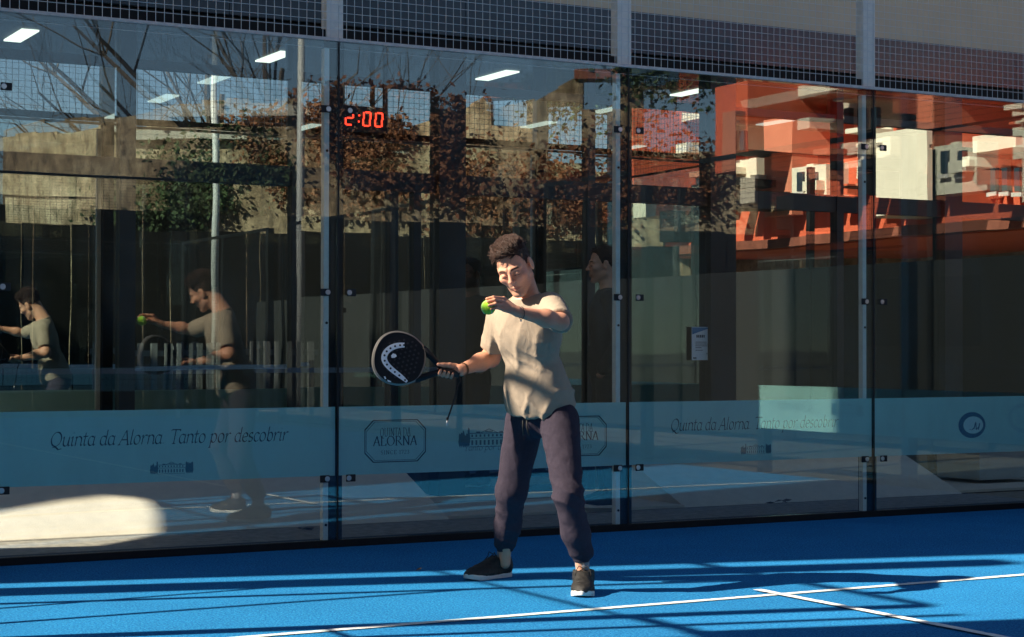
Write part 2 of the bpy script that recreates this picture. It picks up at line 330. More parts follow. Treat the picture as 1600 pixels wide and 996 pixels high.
def words(txt, x0, x1, zb, zt, y, **kw):            # one mesh per word
    tot = text_polys(txt, **kw)[1]; x = x0; out = []; k = (x1-x0)/tot
    for w in txt.split(' '):
        m_ = MB(); wd_ = text_polys(w, **kw)[1]*k; place_text(w, x, x+wd_, zb, zt, m_, y, **kw); out.append(m_); x += wd_+k*G[' '][0]
    return out
def house_logo(mb, x0, x1, z0, z1, y, soft=False):
    w, h = x1-x0, z1-z0
    def rc(a, b, c, d): mb.poly([(x0+a*w, y, z0+c*h), (x0+b*w, y, z0+c*h), (x0+b*w, y, z0+d*h), (x0+a*w, y, z0+d*h)])
    rr_ = random.Random(3)
    for side in (0.02, 0.80):                     # clumps of trees either side
        for i in range(6):
            cx = side+0.03+i*0.027; top = rr_.uniform(.6, .98); ph = rr_.uniform(0, 6)
            mb.poly([(x0+(cx+.021*math.cos(t)*(1+.25*math.sin(5*t+ph)))*w, y-0.00001*i, z0+(top/2+top/2*math.sin(t)*(1+.1*math.sin(7*t)))*h) for t in np.linspace(0, 2*math.pi, 14)[:-1]])
    rc(.20, .80, .0, .025); rc(.20, .80, .42, .45); rc(.20, .80, .66, .70)
    for i in range(9):
        a = .225+i*.064; rc(a, a+.028, .10, .34); rc(a, a+.026, .50, .62)
    mb.poly([(x0+.36*w, y, z0+.70*h), (x0+.38*w, y, z0+.70*h), (x0+.5*w, y, z0+.86*h), (x0+.5*w, y, z0+.90*h)])
    mb.poly([(x0+.64*w, y, z0+.70*h), (x0+.5*w, y, z0+.90*h), (x0+.5*w, y, z0+.86*h), (x0+.62*w, y, z0+.70*h)])
    rc(.30, .36, .70, .76); rc(.66, .72, .70, .76); rc(.44, .56, .74, .79)
def crest(x0, x1, z0, z1, y):
    c = .055; out = []; mid = (x0+x1)/2
    for o, t in ((0, .006), (.011, .0025)):
        mb = MB(); out.append(('crest_outline', mb, 'print_teal')); a, b, e, f = x0+o, x1-o, z0+o, z1-o; cc = c
        P = [(a+cc, e), (b-cc, e), (b, e+cc), (b, f-cc), (b-cc, f), (a+cc, f), (a, f-cc), (a, e+cc)]
        a, b, e, f = a+t, b-t, e+t, f-t; cc = c-t*.2
        Q = [(a+cc, e), (b-cc, e), (b, e+cc), (b, f-cc), (b-cc, f), (a+cc, f), (a, f-cc), (a, e+cc)]
        for i in range(8):
            j = (i+1) % 8; mb.poly([(P[i][0], y, P[i][1]), (P[j][0], y, P[j][1]), (Q[j][0], y, Q[j][1]), (Q[i][0], y, Q[i][1])])
    for txt, hw, zb, zt, kw in (('QUINTA DA', .100, .633, .683, dict(nib=.085, ang=12, track=.03, thin=.03)), ('ALORNA', .142, .580, .634, dict(nib=.10, ang=10, track=.02, thin=.03)), ('SINCE 1723', .095, .529, .551, dict(nib=.09, ang=20, track=.12, thin=.05))):
        mb = MB(); place_text(txt, mid-hw, mid+hw, zb, zt, mb, y, **kw); out.append(('crest_lettering', mb, 'print_teal'))
    return out

# ================================================================== COURT WALL (glass, posts, mesh)
GZ0, GZ1 = 0.045, 2.936
FB0, FB1 = 0.414, 0.813
def xf(o, loc, rz):
    o.location = loc; o.rotation_euler = (0, 0, rz); return o
def glass_panel(x0, x1, z1, label, group, prints=None, loc=(0, 0, 0), rz=0, band=True, gm='court_glass'):
    """panel in the local XZ plane, court side at local -Y"""
    t = thing('glass_panel', label, 'glass panel', group)
    g = 0.006
    MB().box(x0+g, x1-g, 0.0, 0.012, GZ0, z1).build('pane', gm, t)
    MB().box(x0+g, x1-g, 0.013, 0.0145, z1-0.040, z1-0.0375).build('seal_strip', 'rail_grey', t)
    if band:
        bd = MB().box(x0+.012, x1-.012, 0.0126, 0.0134, FB0, FB1).build('frosted_band', 'frost', t)
        for nm_, mb_, mt_ in (prints() if prints else []): mb_.build(nm_, mt_, bd)
    return xf(t, loc, rz)
PY = 0.01235                                     # prints sit between the pane and the film
def pr_slogan(x0):
    def f():
        b_ = MB(); ws = words('Quinta da Alorna. Tanto por descobrir', x0+.325, x0+1.69, .624, .700, PY, nib=.080, ang=38, slant=.22, thin=.028)
        house_logo(b_, x0+.875, x0+1.135, .457, .530, PY)
        return [('slogan_word', q_, 'print_teal') for q_ in ws]+[('mansion_emblem', b_, 'print_soft')]
    return f
def pr_crest():
    e = MB(); house_logo(e, -.218, .225, .556, .679, PY); f_ = words('Tanto por descobrir', -.17, .26, .536, .572, PY-.00008, nib=.06, ang=38, slant=.22, thin=.02)
    return crest(-.825, -.424, .481, .732, PY)+crest(.440, .845, .481, .732, PY)+[('mansion_emblem', e, 'print_soft')]+[('slogan_word', q_, 'print_teal') for q_ in f_]
GP = 'tall glass panels of the court end wall'
glass_panel(-5, -3, GZ1, 'tall glass panel outside the frame, beside the slogan panel at far left', GP, None)
glass_panel(-3, -1, GZ1, 'large glass panel at far left with slogan and small mansion emblem, man reflected in it', GP, pr_slogan(-3))
glass_panel(-1, 1, GZ1, 'large glass panel behind the player, its band bearing two octagonal crests', GP, pr_crest)
glass_panel(1, 3, GZ1, 'large glass panel with slogan right of the player, white notice behind it', GP, pr_slogan(1))
def pr_oval():
    c = (3.905, .612); rg, fl, st = MB(), MB(), MB(); T_ = np.linspace(0, 2*math.pi, 41)
    for t0, t1 in zip(T_[:-1], T_[1:]): rg.poly([(c[0]+a_*math.cos(t)+o_, PY, c[1]+b_*math.sin(t)) for a_, b_, o_, t in ((.128, .092, 0, t0), (.128, .092, 0, t1), (.094, .062, .012, t1), (.094, .062, .012, t0))])
    fl.poly([(c[0]+.012+.090*math.cos(t), PY, c[1]+.058*math.sin(t)) for t in T_[:-1]])
    for (a, b_) in (((-.03, -.028), (-.005, -.036)), ((-.005, -.036), (.012, -.02)), ((.012, -.03), (.03, .02)), ((.03, .02), (.036, -.034)), ((.036, -.034), (.06, -.012)), ((.055, -.034), (.068, .012))):
        st.poly([(c[0]+a[0], PY-.0001, c[1]+a[1]), (c[0]+a[0]+.010, PY-.0001, c[1]+a[1]), (c[0]+b_[0]+.010, PY-.0001, c[1]+b_[1]), (c[0]+b_[0], PY-.0001, c[1]+b_[1])])
    return [('oval_ring', rg, 'print_blue'), ('oval_field', fl, 'print_pale'), ('oval_strokes', st, 'print_blue')]
mat('print_blue', (0.02, 0.12, 0.26), 0.6); mat('print_pale', (0.62, 0.86, 0.88), 0.7)
glass_panel(3, 5, GZ1, 'rightmost glass panel, its band bearing a dark blue oval mark', GP, pr_oval)

def post(label, group, loc, rz=0, clamps=True, h=4.0, low=GZ1):
    t = thing('wall_post', label, 'post', group)
    MB().box(-.066, .040, .030, .110, low+.012, h).build('upper_column', 'steel_pale', t, bevel=.004)
    MB().box(-.049, .036, .019, .110, 0.0, low+.010).build('lower_column', 'black_steel', t)
    MB().box(-.0845, -.0515, .018, .062, 0.042, low-.038).build('side_flange', 'steel_pale', t, bevel=.002)
    MB().box(-.0045, .0045, -.001, .013, GZ0, low).build('joint_seal', 'rubber', t)
    MB().box(-.12, .10, .018, .16, 0.0, .012).build('base_plate', 'black_steel', t)
    if clamps:
        for z in (.398, 1.477, 2.540):
            for s in (-1, 1):
                if z > low: continue
                c = MB().box(*(sorted((s*.052, s*.112))), -.006, -.0005, z-.021, z+.021).build('clamp', 'rubber', t, bevel=.003)
                MB().tube([(s*.068, -.0055, z), (s*.068, -.011, z)], .0155, 16).build('bolt', 'bolt', c, bevel=.002)
        for z in (1.30, .13, 2.30):
            MB().tube([(-.066, .0175, z), (-.066, .0135, z)], .008, 10).build('rivet', 'black_steel', t)
    return xf(t, loc, rz)
PG = 'posts of the court end wall'
post('wall post outside the frame left of the slogan panel', PG, (-3, 0, 0))
post('pale and black steel post left of the red clock, joining first two glass panels', PG, (-1, 0, 0))
post('steel wall post just right of the player, near the white notice', PG, (1, 0, 0))
post('rightmost steel wall post in view, in front of the reflected red building', PG, (3, 0, 0))
post('corner post of the end wall beyond the right edge', PG, (4.96, 0.02, 0), clamps=False)

def wire_panel(x0, x1, z0, z1, label, group, loc=(0, 0, 0), rz=0, pitch=.05, r=.0021, dark_rail=True, rail=True, wm='wire'):
    t = thing('mesh_panel', label, 'mesh panel', group)
    m_ = MB()
    n = int(round((x1-x0)/pitch))
    for i in range(n+1): x = x0+(x1-x0)*i/n; m_.tube([(x, .004, z0+.01), (x, .004, z1)], r, 4, False)
    k = int(round((z1-z0)/.048))
    for i in range(1, k+1): z = z0+.02+(z1-z0-.02)*i/k; m_.tube([(x0, -.0005, z), (x1, -.0005, z)], r*.8, 4, False)
    tag(m_.build('wire_mesh', wm, t), None, None, kind='stuff')
    if rail:
        MB().box(x0, x1, -.006, .022, z0-.006, z0+.014).build('bottom_rail', 'rail_grey' if wm == 'wire' else 'black_steel', t, bevel=.003)
        MB().box(x0, x1, .022, .062, z1-.03, z1+.012).build('top_rail', 'rail_grey' if wm == 'wire' else 'black_steel', t)
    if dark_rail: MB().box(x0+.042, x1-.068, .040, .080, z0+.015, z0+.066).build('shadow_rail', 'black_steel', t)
    return xf(t, loc, rz)
MG = 'welded mesh panels above the glass'
wire_panel(-5, -3, 2.944, 4.0, 'welded wire mesh above the glass panel outside the frame at left', MG)
wire_panel(-3, -1, 2.944, 4.0, 'welded wire mesh above the slogan glass at top left', MG)
wire_panel(-1, 1, 2.944, 4.0, 'welded wire mesh above the crest glass, centred over the red clock', MG)
wire_panel(1, 3, 2.944, 4.0, 'welded wire mesh above the glass with the white notice', MG)
wire_panel(3, 5, 2.944, 4.0, 'welded wire mesh at top right corner of the view', MG)
tag(MB().box(-5.0, 5.0, -.004, .125, 0.0, .041).build('base_channel', 'black_steel', bevel=.003), 'long black steel base channel under the glass panels along the court edge', 'base rail')

# ------------------------------------------------------------------ other sides of the court
ORD = ('first', 'second', 'third', 'fourth', 'fifth', 'sixth', 'seventh', 'eighth', 'ninth')
SG = 'side wall glass panels'
def side_wall(X, s, nm):
    """s=+1: right wall (court side faces -X); s=-1: left wall"""
    rz = -math.pi/2 if s > 0 else math.pi/2
    def loc(y): return (X, y, 0)
    # right wall: local x -> world -Y ; left wall: local x -> world +Y
    def seg(a, b): return (a, b) if s > 0 else (-b, -a)
    for i, (a, b, z1) in enumerate(((0, 2, GZ1), (2, 4, 2.0))):
        u0, u1 = seg(a, b)
        def pr(u0=u0, i=i):
            aa, bb, cc = MB(), MB(), MB()
            if i == 1: house_logo(bb, u0+.50, u0+.95, .56, .70, PY); place_text('Quinta', u0+1.2, u0+1.7, .60, .68, aa, PY, nib=.06, ang=38, slant=.22)
            else:
                c = (u0+.62, .62)
                for k in range(26):
                    t0, t1 = 2*math.pi*k/26, 2*math.pi*(k+1)/26
                    aa.poly([(c[0]+.17*math.cos(t0), PY, c[1]+.115*math.sin(t0)), (c[0]+.17*math.cos(t1), PY, c[1]+.115*math.sin(t1)), (c[0]+.115*math.cos(t1)+.01, PY, c[1]+.08*math.sin(t1)), (c[0]+.115*math.cos(t0)+.01, PY, c[1]+.08*math.sin(t0))])
                for q in (-.05, 0, .05): aa.poly([(c[0]+q, PY, c[1]-.05), (c[0]+q+.016, PY, c[1]-.05), (c[0]+q+.03, PY, c[1]+.03+q), (c[0]+q+.018, PY, c[1]+.03+q)])
            return [(n_, m__, k_) for n_, m__, k_ in (('oval_mark' if i == 0 else 'slogan_word', aa, 'blue_print' if i == 0 else 'print_teal'), ('mansion_emblem', bb, 'print_soft')) if m__.f]
        glass_panel(u0, u1, z1, f'{("tall","lower")[i]} side glass panel of the {nm} court wall, outside the frame', SG, pr, loc(0), rz, gm='side_glass')
        wire_panel(u0, u1, z1+.008, (4.0, 3.0)[i], f'wire mesh over the {("tall","lower")[i]} side glass of the {nm} court wall', MG, loc(0), rz, dark_rail=False, wm='black_steel')
    for a, b in ((4, 6), (6, 8)) if s < 0 else ((4, 6), (6, 8), (12, 14), (14, 16)):
        u0, u1 = seg(a, b)
        wire_panel(u0, u1, .05, 3.0, f'full height wire mesh of the {nm} court wall, {ORD[a//2-2]} past the glass', 'full height side mesh panels', loc(0), rz, dark_rail=False, pitch=.05, wm='black_steel')
    for a in (2, 4, 6, 8) if s < 0 else (2, 4, 6, 8, 12, 14, 16):
        t = tag(MB().box(-.05, .05, .03, .13, 0, 4.0 if a == 2 else 3.0).build('side_post', 'steel_white' if a == 2 and s > 0 else 'black_steel', None, bevel=.004), f'side wall post of the {nm} court wall, {ORD[a//2-1]} from the end wall', 'post', 'side wall posts')
        u = a if s > 0 else -a
        if s > 0: xf(t, (X, -a, 0), rz)
        else: xf(t, (X, -a, 0), rz)
side_wall(5.0, 1, 'right'); side_wall(-5.0, -1, 'left')
# bracing on the left wall (its shadows cross the court); dark banner added for shade
br = MB(); br.box(-5.16, -5.11, -.95, -.90, 0, 4.0); br.box(-5.16, -5.11, -2.31, -2.26, 0, 4.0)
br.tube([(-5.13, -1.98, .10), (-5.13, -.93, 2.92)], .022, 6); br.tube([(-5.13, -1.55, .3), (-5.13, -.55, 2.5)], .018, 6)
tag(br.build('wall_brace', 'black_steel'), 'dark steel bracing outside the left court wall, beyond the frame', 'brace')
tag(MB().box(-5.20, -5.17, -4.4, -2.45, 3.06, 4.25).build('shade_banner', 'dark_cloth'), 'dark banner added over the left court wall for its shadow, beyond the frame', 'banner')
tag(MB().box(-7.13, -6.87, -.13, .12, 0, 6.5).build('shadow_mast', 'concrete', None, bevel=.02), 'square concrete mast added beyond the left edge of the frame to cast a stripe', 'mast')  # unseen mast added to cast the broad dark stripe on the turf
# net
nt_ = thing('court_net', 'low black net across the middle of the court, outside the frame', 'net')
m_ = MB()
for i in range(160): x = -4.95+i*9.9/159; m_.tube([(x, -10, .02), (x, -10, .88)], .0016, 3, False)
for i in range(14): m_.tube([(-4.95, -10, .03+i*.064), (4.95, -10, .03+i*.064)], .0016, 3, False)
tag(m_.build('net_mesh', 'cord', nt_), None, None, kind='stuff')
MB().box(-4.95, 4.95, -10.01, -9.99, .86, .92).build('net_tape', 'paper', nt_)
for x in (-4.98, 4.98): MB().tube([(x, -10, 0), (x, -10, .95)], .04, 12).build('net_post', 'black_steel', nt_)
# far end of the court
for i in range(5):
    x0 = -5+2*i
    glass_panel(-x0-2, -x0, GZ1, f'{ORD[i]} glass panel of the far court end, outside the frame', 'far end glass panels', None, (0, -20, 0), math.pi, band=True, gm='side_glass')
    wire_panel(-x0-2, -x0, 2.944, 4.0, f'{ORD[i]} wire mesh panel of the far court end, outside the frame', 'far end mesh panels', (0, -20, 0), math.pi, dark_rail=False, pitch=.10, r=.003, wm='black_steel')
for i in range(6):
    t = tag(MB().box(-.05, .05, .02, .12, 0, 4.0).build('side_post', 'black_steel', None), f'{ORD[i]} post of the far court end, outside the frame', 'post', 'far end posts')
    xf(t, (-5+2*i, -20, 0), math.pi)

# ================================================================== BUILDING BEHIND THE GLASS
FY = 2.30
bld = thing('club_building', 'dark framed glass fronted building with grey upper wall behind the court wall', 'building')
BX0, BX1 = -2.70, 12.0
mat('band_blue', (0.022, 0.040, 0.055), 0.18, var=0.15, vscale=2)
MB().box(BX0, BX1, FY-.06, 10, 3.785, 8.5).build('upper_wall', 'render_grey', bld)
for i in range(8):                                # glossy dark band in sheets
    x0 = BX0+.002+i*1.838; MB().box(x0, min(x0+1.834, BX1), FY-.10, FY+.02, 3.46, 3.782).build('band_sheet', 'band_blue', bld)
MB().box(BX0, BX1, FY-.03, FY+.12, 3.385, 3.457).build('lintel', 'frame_dark', bld)
MB().box(BX0, .38, FY, FY+.20, .02, .50).build('plinth', 'plinth', bld)
MB().box(2.26, 4.95, FY, FY+.20, .02, .50).build('plinth', 'plinth', bld)
MB().box(4.952, BX1, FY+.05, FY+.20, .02, .22).build('plinth', 'plinth', bld)
MB().box(.382, 2.258, FY-.06, FY+.20, .02, .062).build('door_sill', 'concrete', bld)
MB().box(5.62, 6.30, 1.75, 2.27, .05, .42).build('bench_block', 'plinth', bld)
MU = [BX0+.03, -1.55, -.325, .90, 2.125, 3.35, 4.575, 5.80, 7.025, 8.25, 9.475, 10.7, 11.92]
WID = {1: .055, 3: .11, 5: .125, 7: .10}
for i, x in enumerate(MU):
    w = WID.get(i, .035); z0 = .50 if (x < .38 or 2.26 < x < 4.95) else .062
    MB().box(x-w, x+w, FY-(.05 if w > .09 else .015), FY+.12, z0, 3.383).build('column' if w > .09 else 'mullion', 'frame_dark', bld)
MB().box(.405, .475, FY-.012, FY+.10, .064, 2.298).build('door_frame', 'frame_dark', bld)
MB().box(.60, .66, FY-.012, FY+.10, .064, 2.298).build('door_frame', 'frame_dark', bld)
for i in range(len(MU)-1):
    a, c = MU[i]+WID.get(i, .035), MU[i+1]-WID.get(i+1, .035); z0 = .50 if (c < .9 or 2.3 < c < 4.95) else .062
    if i == 3: z0 = .062
    win = MB()
    win.box(a, c, FY-.005, FY+.10, 2.30, 2.44); win.box(a, c, FY-.005, FY+.08, 3.055, 3.115); win.box(a, c, FY, FY+.08, z0, z0+.05)
    wo = win.build('window', 'frame_dark', bld)
    tl = (random.uniform(-.0012, .0012), random.uniform(-.0012, .0012))
    for (q0, q1, mm) in ((z0+.05, 2.30, 'solar_glass'), (2.44, 3.055, 'solar_glass'), (3.115, 3.385, 'clear_glass')):
        dy = tl[0]*(c-a); g = MB(); y0 = FY+.03
        g.v = [(a, y0, q0), (c, y0+dy, q0), (c, y0+dy+tl[1], q1), (a, y0+tl[1], q1)]; g.f = [(0, 1, 2, 3)]
        g.build('pane', mm, wo)
# room inside
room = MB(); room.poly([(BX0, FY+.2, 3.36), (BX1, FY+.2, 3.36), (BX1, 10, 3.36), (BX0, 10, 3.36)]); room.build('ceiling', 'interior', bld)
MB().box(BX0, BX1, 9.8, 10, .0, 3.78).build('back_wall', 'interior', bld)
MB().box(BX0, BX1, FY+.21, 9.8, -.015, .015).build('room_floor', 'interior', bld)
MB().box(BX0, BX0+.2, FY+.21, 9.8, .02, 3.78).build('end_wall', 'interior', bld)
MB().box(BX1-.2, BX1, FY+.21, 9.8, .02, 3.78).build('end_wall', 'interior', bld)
k = 0
for j in range(4):
    for i in range(5):
        if (i, j) in ((4, 0), (3, 3), (4, 2), (2, 1)): continue
        x, y = -2.07+1.905*i, 3.11+1.325*j
        t = tag(MB().box(x-.06, x+.06, y-.26, y+.26, 3.340, 3.352).build('ceiling_light', 'led_panel'), f'lit white ceiling strip, {ORD[i]} from the left in the {ORD[j]} row behind the windows', 'ceiling light', 'ceiling lights inside the building')
# digital clock hanging behind the window
ck = thing('digital_clock', 'black hanging digital clock with red digits reading 2:00, behind the glass', 'clock')
CY = 2.175
c0 = onY(533, 166, CY); c1 = onY(602.5, 207, CY)
X0, X1, Z1, Z0 = c0[0], c1[0], c0[2]+.01, c1[2]-.005
MB().box(X0, X1, CY, CY+.06, Z0, Z1).build('case', 'black_steel', ck, bevel=.004)
MB().box(X1+.002, X1+.030, CY+.032, CY+.058, Z0, 3.459).build('drop_rod', 'black_steel', ck)
def seg7(mb, ch, x, z, w, h, t, y):
    S = {'2': 'abged', '0': 'abcdef'}[ch]
    sl_ = .12
    def q(x0, z0, x1, z1): mb.box(x+x0+sl_*(z0), x+x1+sl_*(z0), y-.004, y-.001, z+z0, z+z1)
    if 'a' in S: q(t, h-t, w-t, h)
    if 'd' in S: q(t, 0, w-t, t)
    if 'g' in S: q(t, h/2-t/2, w-t, h/2+t/2)
    if 'f' in S: q(0, h/2, t, h-t*.5)
    if 'e' in S: q(0, t*.5, t, h/2)
    if 'b' in S: q(w-t, h/2, w, h-t*.5)
    if 'c' in S: q(w-t, t*.5, w, h/2)
dw = (X1-X0); hh = (Z1-Z0)*.60; zb = Z0+(Z1-Z0)*.2
for ch, u in (('2', .08), ('0', .47), ('0', .74)):
    d_ = MB(); seg7(d_, ch, X0+dw*u, zb, dw*.185, hh, dw*.035, CY); d_.build('digit', 'led_red', ck)
d_ = MB(); d_.box(X0+dw*.375, X0+dw*.41, CY-.004, CY-.001, zb+hh*.25, zb+hh*.36); d_.box(X0+dw*.385, X0+dw*.42, CY-.004, CY-.001, zb+hh*.65, zb+hh*.76); d_.build('colon', 'led_red', ck)
# notice taped to the window
nb_ = thing('notice_sheet', 'white paper notice with blue corner taped to the window behind the glass', 'notice')
a, c = onY(1080, 511, FY), onY(1112, 563, FY); ny = FY-.008
pz1, pz0, px0, px1 = a[2], c[2], a[0], c[0]
MB().box(px0, px1, ny, ny+.002, pz0, pz1).build('sheet', 'paper', nb_)
MB().poly([(px0+.004, ny-.001, pz1-.004), (px1-.004, ny-.001, pz1-.004), (px0+.004, ny-.001, pz1-.06)]).build('blue_corner', 'blue_print', nb_)
tx = MB()
for i in range(5): tx.box(px0+.045+i*.017, px0+.056+i*.017, ny-.0012, ny-.0008, pz1-.086, pz1-.064)
for i, (w_, z_) in enumerate(((.11, .12), (.13, .135), (.12, .15), (.06, .165), (.07, .185))): tx.box(px0+.035, px0+.035+w_, ny-.0012, ny-.0008, pz1-z_-.004, pz1-z_)
tx.box(px1-.06, px1-.02, ny-.0012, ny-.0008, pz0+.05, pz0+.054); tx.box(px0+.012, px0+.045, ny-.0012, ny-.0008, pz0+.012, pz0+.022); tx.build('print', 'ink', nb_)
# tall unseen wall added for shade; its slot is shaped for the sun patch
gh = thing('shade_wall', 'tall rendered wall added for shade, slotted for a sun patch, beyond the left edge of the frame', 'building')
gx0, gx1, GH = -8.4, -8.0, 15.0
MB().box(gx0, gx1, .70, 2.30, 0, GH).build('wall', 'render_grey', gh); MB().box(gx0, gx1, 3.502, 10, 0, GH).build('wall', 'render_grey', gh)
lo_ = [(2.302, 0), (3.5, 0), (3.5, 4.84), (3.45, 4.84), (3.26, 4.48), (3.04, 4.13), (2.62, 3.42), (2.302, 2.9)]; hi_ = [(2.302, GH), (3.5, GH), (3.5, 4.845), (3.47, 4.88), (3.40, 4.92), (3.24, 4.86), (2.96, 4.70), (2.6, 4.5), (2.302, 4.3)]
for q_ in (lo_, hi_): MB().prism([(gx1-.06, y_, z_) for y_, z_ in q_], (.06, 0, 0)).build('slot_wall', 'render_grey', gh)

# unseen block added left of the frame: keeps the far court half in shade
ab = thing('shade_block', 'long rendered block added to shade the far court, beyond the left edge of the frame', 'building')
MB().box(-17, -12, -24, -.75, 0, 13.5).build('wall', 'render_grey', ab); MB().box(-17.2, -11.9, -24.1, -.70, 13.502, 13.8).build('roof', 'rail_grey', ab)
for i in range(9):
    for j in range(4): MB().box(-12.0, -11.95, -22.8+i*2.5, -21.5+i*2.5, 1.2+j*3.1, 2.7+j*3.1).build('window', 'band_blue', ab)

# ================================================================== WHAT THE GLASS REFLECTS (real things round the court)
def reflY(x, y, Y, D=FY+.03):                    # where the ray mirrored by the windows meets the plane Y
    v = onY(x, y, 2*D-Y); return np.array([v[0], Y, v[2]])
def reflX(x, y, X, D=FY+.03):
    r = ray(x, y); t = (X-CAM[0])/r[0]; p = CAM+r*t; return np.array([X, 2*D-p[1], p[2]])
def leaf_cloud(n, sampler, s0, s1):
    V = np.zeros((n*4, 3)); P = np.array([sampler() for _ in range(n)]); a = RNG.normal(size=(n, 3)); a /= np.linalg.norm(a, axis=1)[:, None]
    b = RNG.normal(size=(n, 3)); b = np.cross(a, b); b /= np.linalg.norm(b, axis=1)[:, None]; s = RNG.uniform(s0, s1, (n, 1))
    V[0::4] = P+a*s; V[1::4] = P+b*s*.55; V[2::4] = P-a*s; V[3::4] = P-b*s*.55
    q = MB(); q.v = [tuple(v) for v in V]; q.f = [(4*i, 4*i+1, 4*i+2, 4*i+3) for i in range(n)]; return q
U_ = random.uniform
# ruined wall
WY = 0.0
WA, WU = np.array([0.0, -40.0]), np.array([.832, .555])       # the wall runs askew to the court: origin and direction
def reflY0(x, y, off=0.0):                        # mirrored ray meets the wall plane (off metres in front): (along, 0, height)
    r = ray(x, y); n_ = np.array([-.555, .832]); c_ = np.array([CAM[0], 2*(FY+.03)-CAM[1]]); d_ = np.array([r[0], -r[1]])
    t = ((WA-c_)@n_+off)/(d_@n_); p = c_+d_*t; return np.array([(p-WA)@WU, off, CAM[2]+r[2]*t])
def on_wall(o): o.location = (WA[0], WA[1], 0); o.rotation_euler = (0, 0, math.atan2(.555, .832)); return o
prof = [(-60, 235), (0, 218), (120, 205), (190, 190), (330, 192), (480, 188), (560, 196), (640, 207), (700, 190), (768, 152), (830, 148), (960, 142), (1010, 118), (1200, 112), (1360, 128), (1480, 150), (1640, 150)]
top = [reflY0(x, y) for x, y in prof]
rw = thing('ruined_wall', 'long weathered stone wall opposite the court, seen reflected in the glass', 'wall'); on_wall(rw)
holes = [(reflY0(768, 150)[0], reflY0(822, 150)[0], reflY0(790, 202)[2], reflY0(790, 158)[2]), (reflY0(856, 150)[0], reflY0(962, 150)[0], reflY0(900, 262)[2], reflY0(900, 168)[2])]
cuts = sorted(set([p[0] for p in top]+[h for q in holes for h in q[:2]]))
def topz(x): return float(np.interp(x, [p[0] for p in top], [p[2] for p in top]))
wm = MB()
for a, c in zip(cuts[:-1], cuts[1:]):
    mid = (a+c)/2; hole = next((h for h in holes if h[0] <= mid <= h[1]), None)
    spans = [(-.1, None)] if hole is None else [(-.1, hole[2]), (hole[3], None)]
    n = max(1, int((c-a)/.5))
    for j in range(n):
        xa, xb = a+(c-a)*j/n, a+(c-a)*(j+1)/n; ja = U_(-.12, .1)
        for s0, s1 in spans:
            za, zb_ = (topz(xa)+ja, topz(xb)+ja) if s1 is None else (s1, s1)
            wm.prism([(xa, WY, s0), (xb, WY, s0), (xb, WY, zb_), (xa, WY, za)], (0, -.7, 0))
wm.build('masonry', 'old_stone', rw)
for h in holes: MB().box(h[0]-.2, h[1]+.2, WY-.05, WY+.10, h[3]-.02, h[3]+.22).build('beam', 'wood_shade_brown', rw)
a, c = reflY0(180, 205), reflY0(490, 190); MB().box(a[0], c[0], WY+.001, WY+.25, a[2]-.15, a[2]+.12).build('coping', 'plinth', rw)
def creep(x0, x1, y0, y1, n, m, lab, name='creeper', dy=.5):
    p, q = reflY0(x0, y1), reflY0(x1, y0)
    cs = [(U_(p[0], q[0]), U_(p[2], q[2]), U_(.3, 1.1)) for _ in range(14)]
    def s():
        cx, cz, r = random.choice(cs); x_ = cx+random.gauss(0, r*.6); return (x_, WY+.1+abs(random.gauss(0, dy*.5)), min(topz(x_)+abs(random.gauss(0, .25)), max(.1, cz+random.gauss(0, r*.6))))
    tag(on_wall(leaf_cloud(int(n*1.8), s, .03, .11).build(name, m)), lab, 'creeper', 'plants on the ruined wall', 'stuff')
creep(395, 640, 175, 330, 5200, 'leaf_rust', 'rust coloured creeper over the stone wall, reflected near the clock')
creep(215, 335, 262, 345, 4200, 'leaf_green', 'dark green shrub before the stone wall, reflected in left glass', 'shrub')
creep(860, 975, 128, 150, 2200, 'leaf_green', 'green growth along the top of the stone wall, reflected right of the player', dy=.3)
creep(700, 960, 270, 330, 3600, 'leaf_rust', 'brown creeper low on the stone wall, reflected above the player')
# bare trees
def bare_tree(base, h, seed, lab):
    rn = random.Random(seed); t = thing('bare_tree', lab, 'tree', 'bare trees beyond the ruined wall'); tr, cr = MB(), MB()
    def grow(p, d, l, r, lev, mb):
        pts, rad = [p], [r]; q = p.copy(); dd = d.copy()
        for i in range(4):
            dd = dd+np.array([rn.gauss(0, .13), rn.gauss(0, .13), rn.gauss(.03, .08)]); dd /= np.linalg.norm(dd); q = q+dd*l/4; pts.append(q.copy()); rad.append(r*(1-.16*(i+1)))
        mb.tube(pts, rad, 5 if lev < 2 else 3, False)
        if lev >= 5: return
        for _ in range(3 if lev < 4 else 2):
            k_ = rn.randint(2, 4); nd = dd+np.array([rn.gauss(0, .55), rn.gauss(0, .55), rn.gauss(.15, .3)]); nd /= np.linalg.norm(nd)
            grow(pts[k_].copy(), nd, l*rn.uniform(.62, .8), rad[k_]*.66, lev+1, cr)
    grow(np.array(base, float), np.array([0, 0, 1.0]), h*.34, h*.020, 0, tr)
    tr.build('trunk', 'bark', t); cr.build('crown', 'bark', t); return t
for i, (px, H) in enumerate(((265, 9.5), (345, 11.0), (420, 10.0), (470, 9.0), (150, 8.0))):
    on_wall(bare_tree((reflY0(px, 500, -3-i*.6)[0], -3-i*.6, 0), H*1.9, 11+i, f'leafless tree behind the ruined wall, {ORD[i]} of five by the reflected shrub'))
# dark boarded fence beyond the far end glass
hd = thing('boundary_fence', 'tall dark boarded fence behind the far end of the court, seen only as reflection', 'fence')
for i in range(26): MB().box(-6+i, -5.03+i, -22.62+.02*(i % 2), -22.55+.02*(i % 2), 0, 3.62+.02*(i*7 % 3)).build('board', 'dark_void', hd)
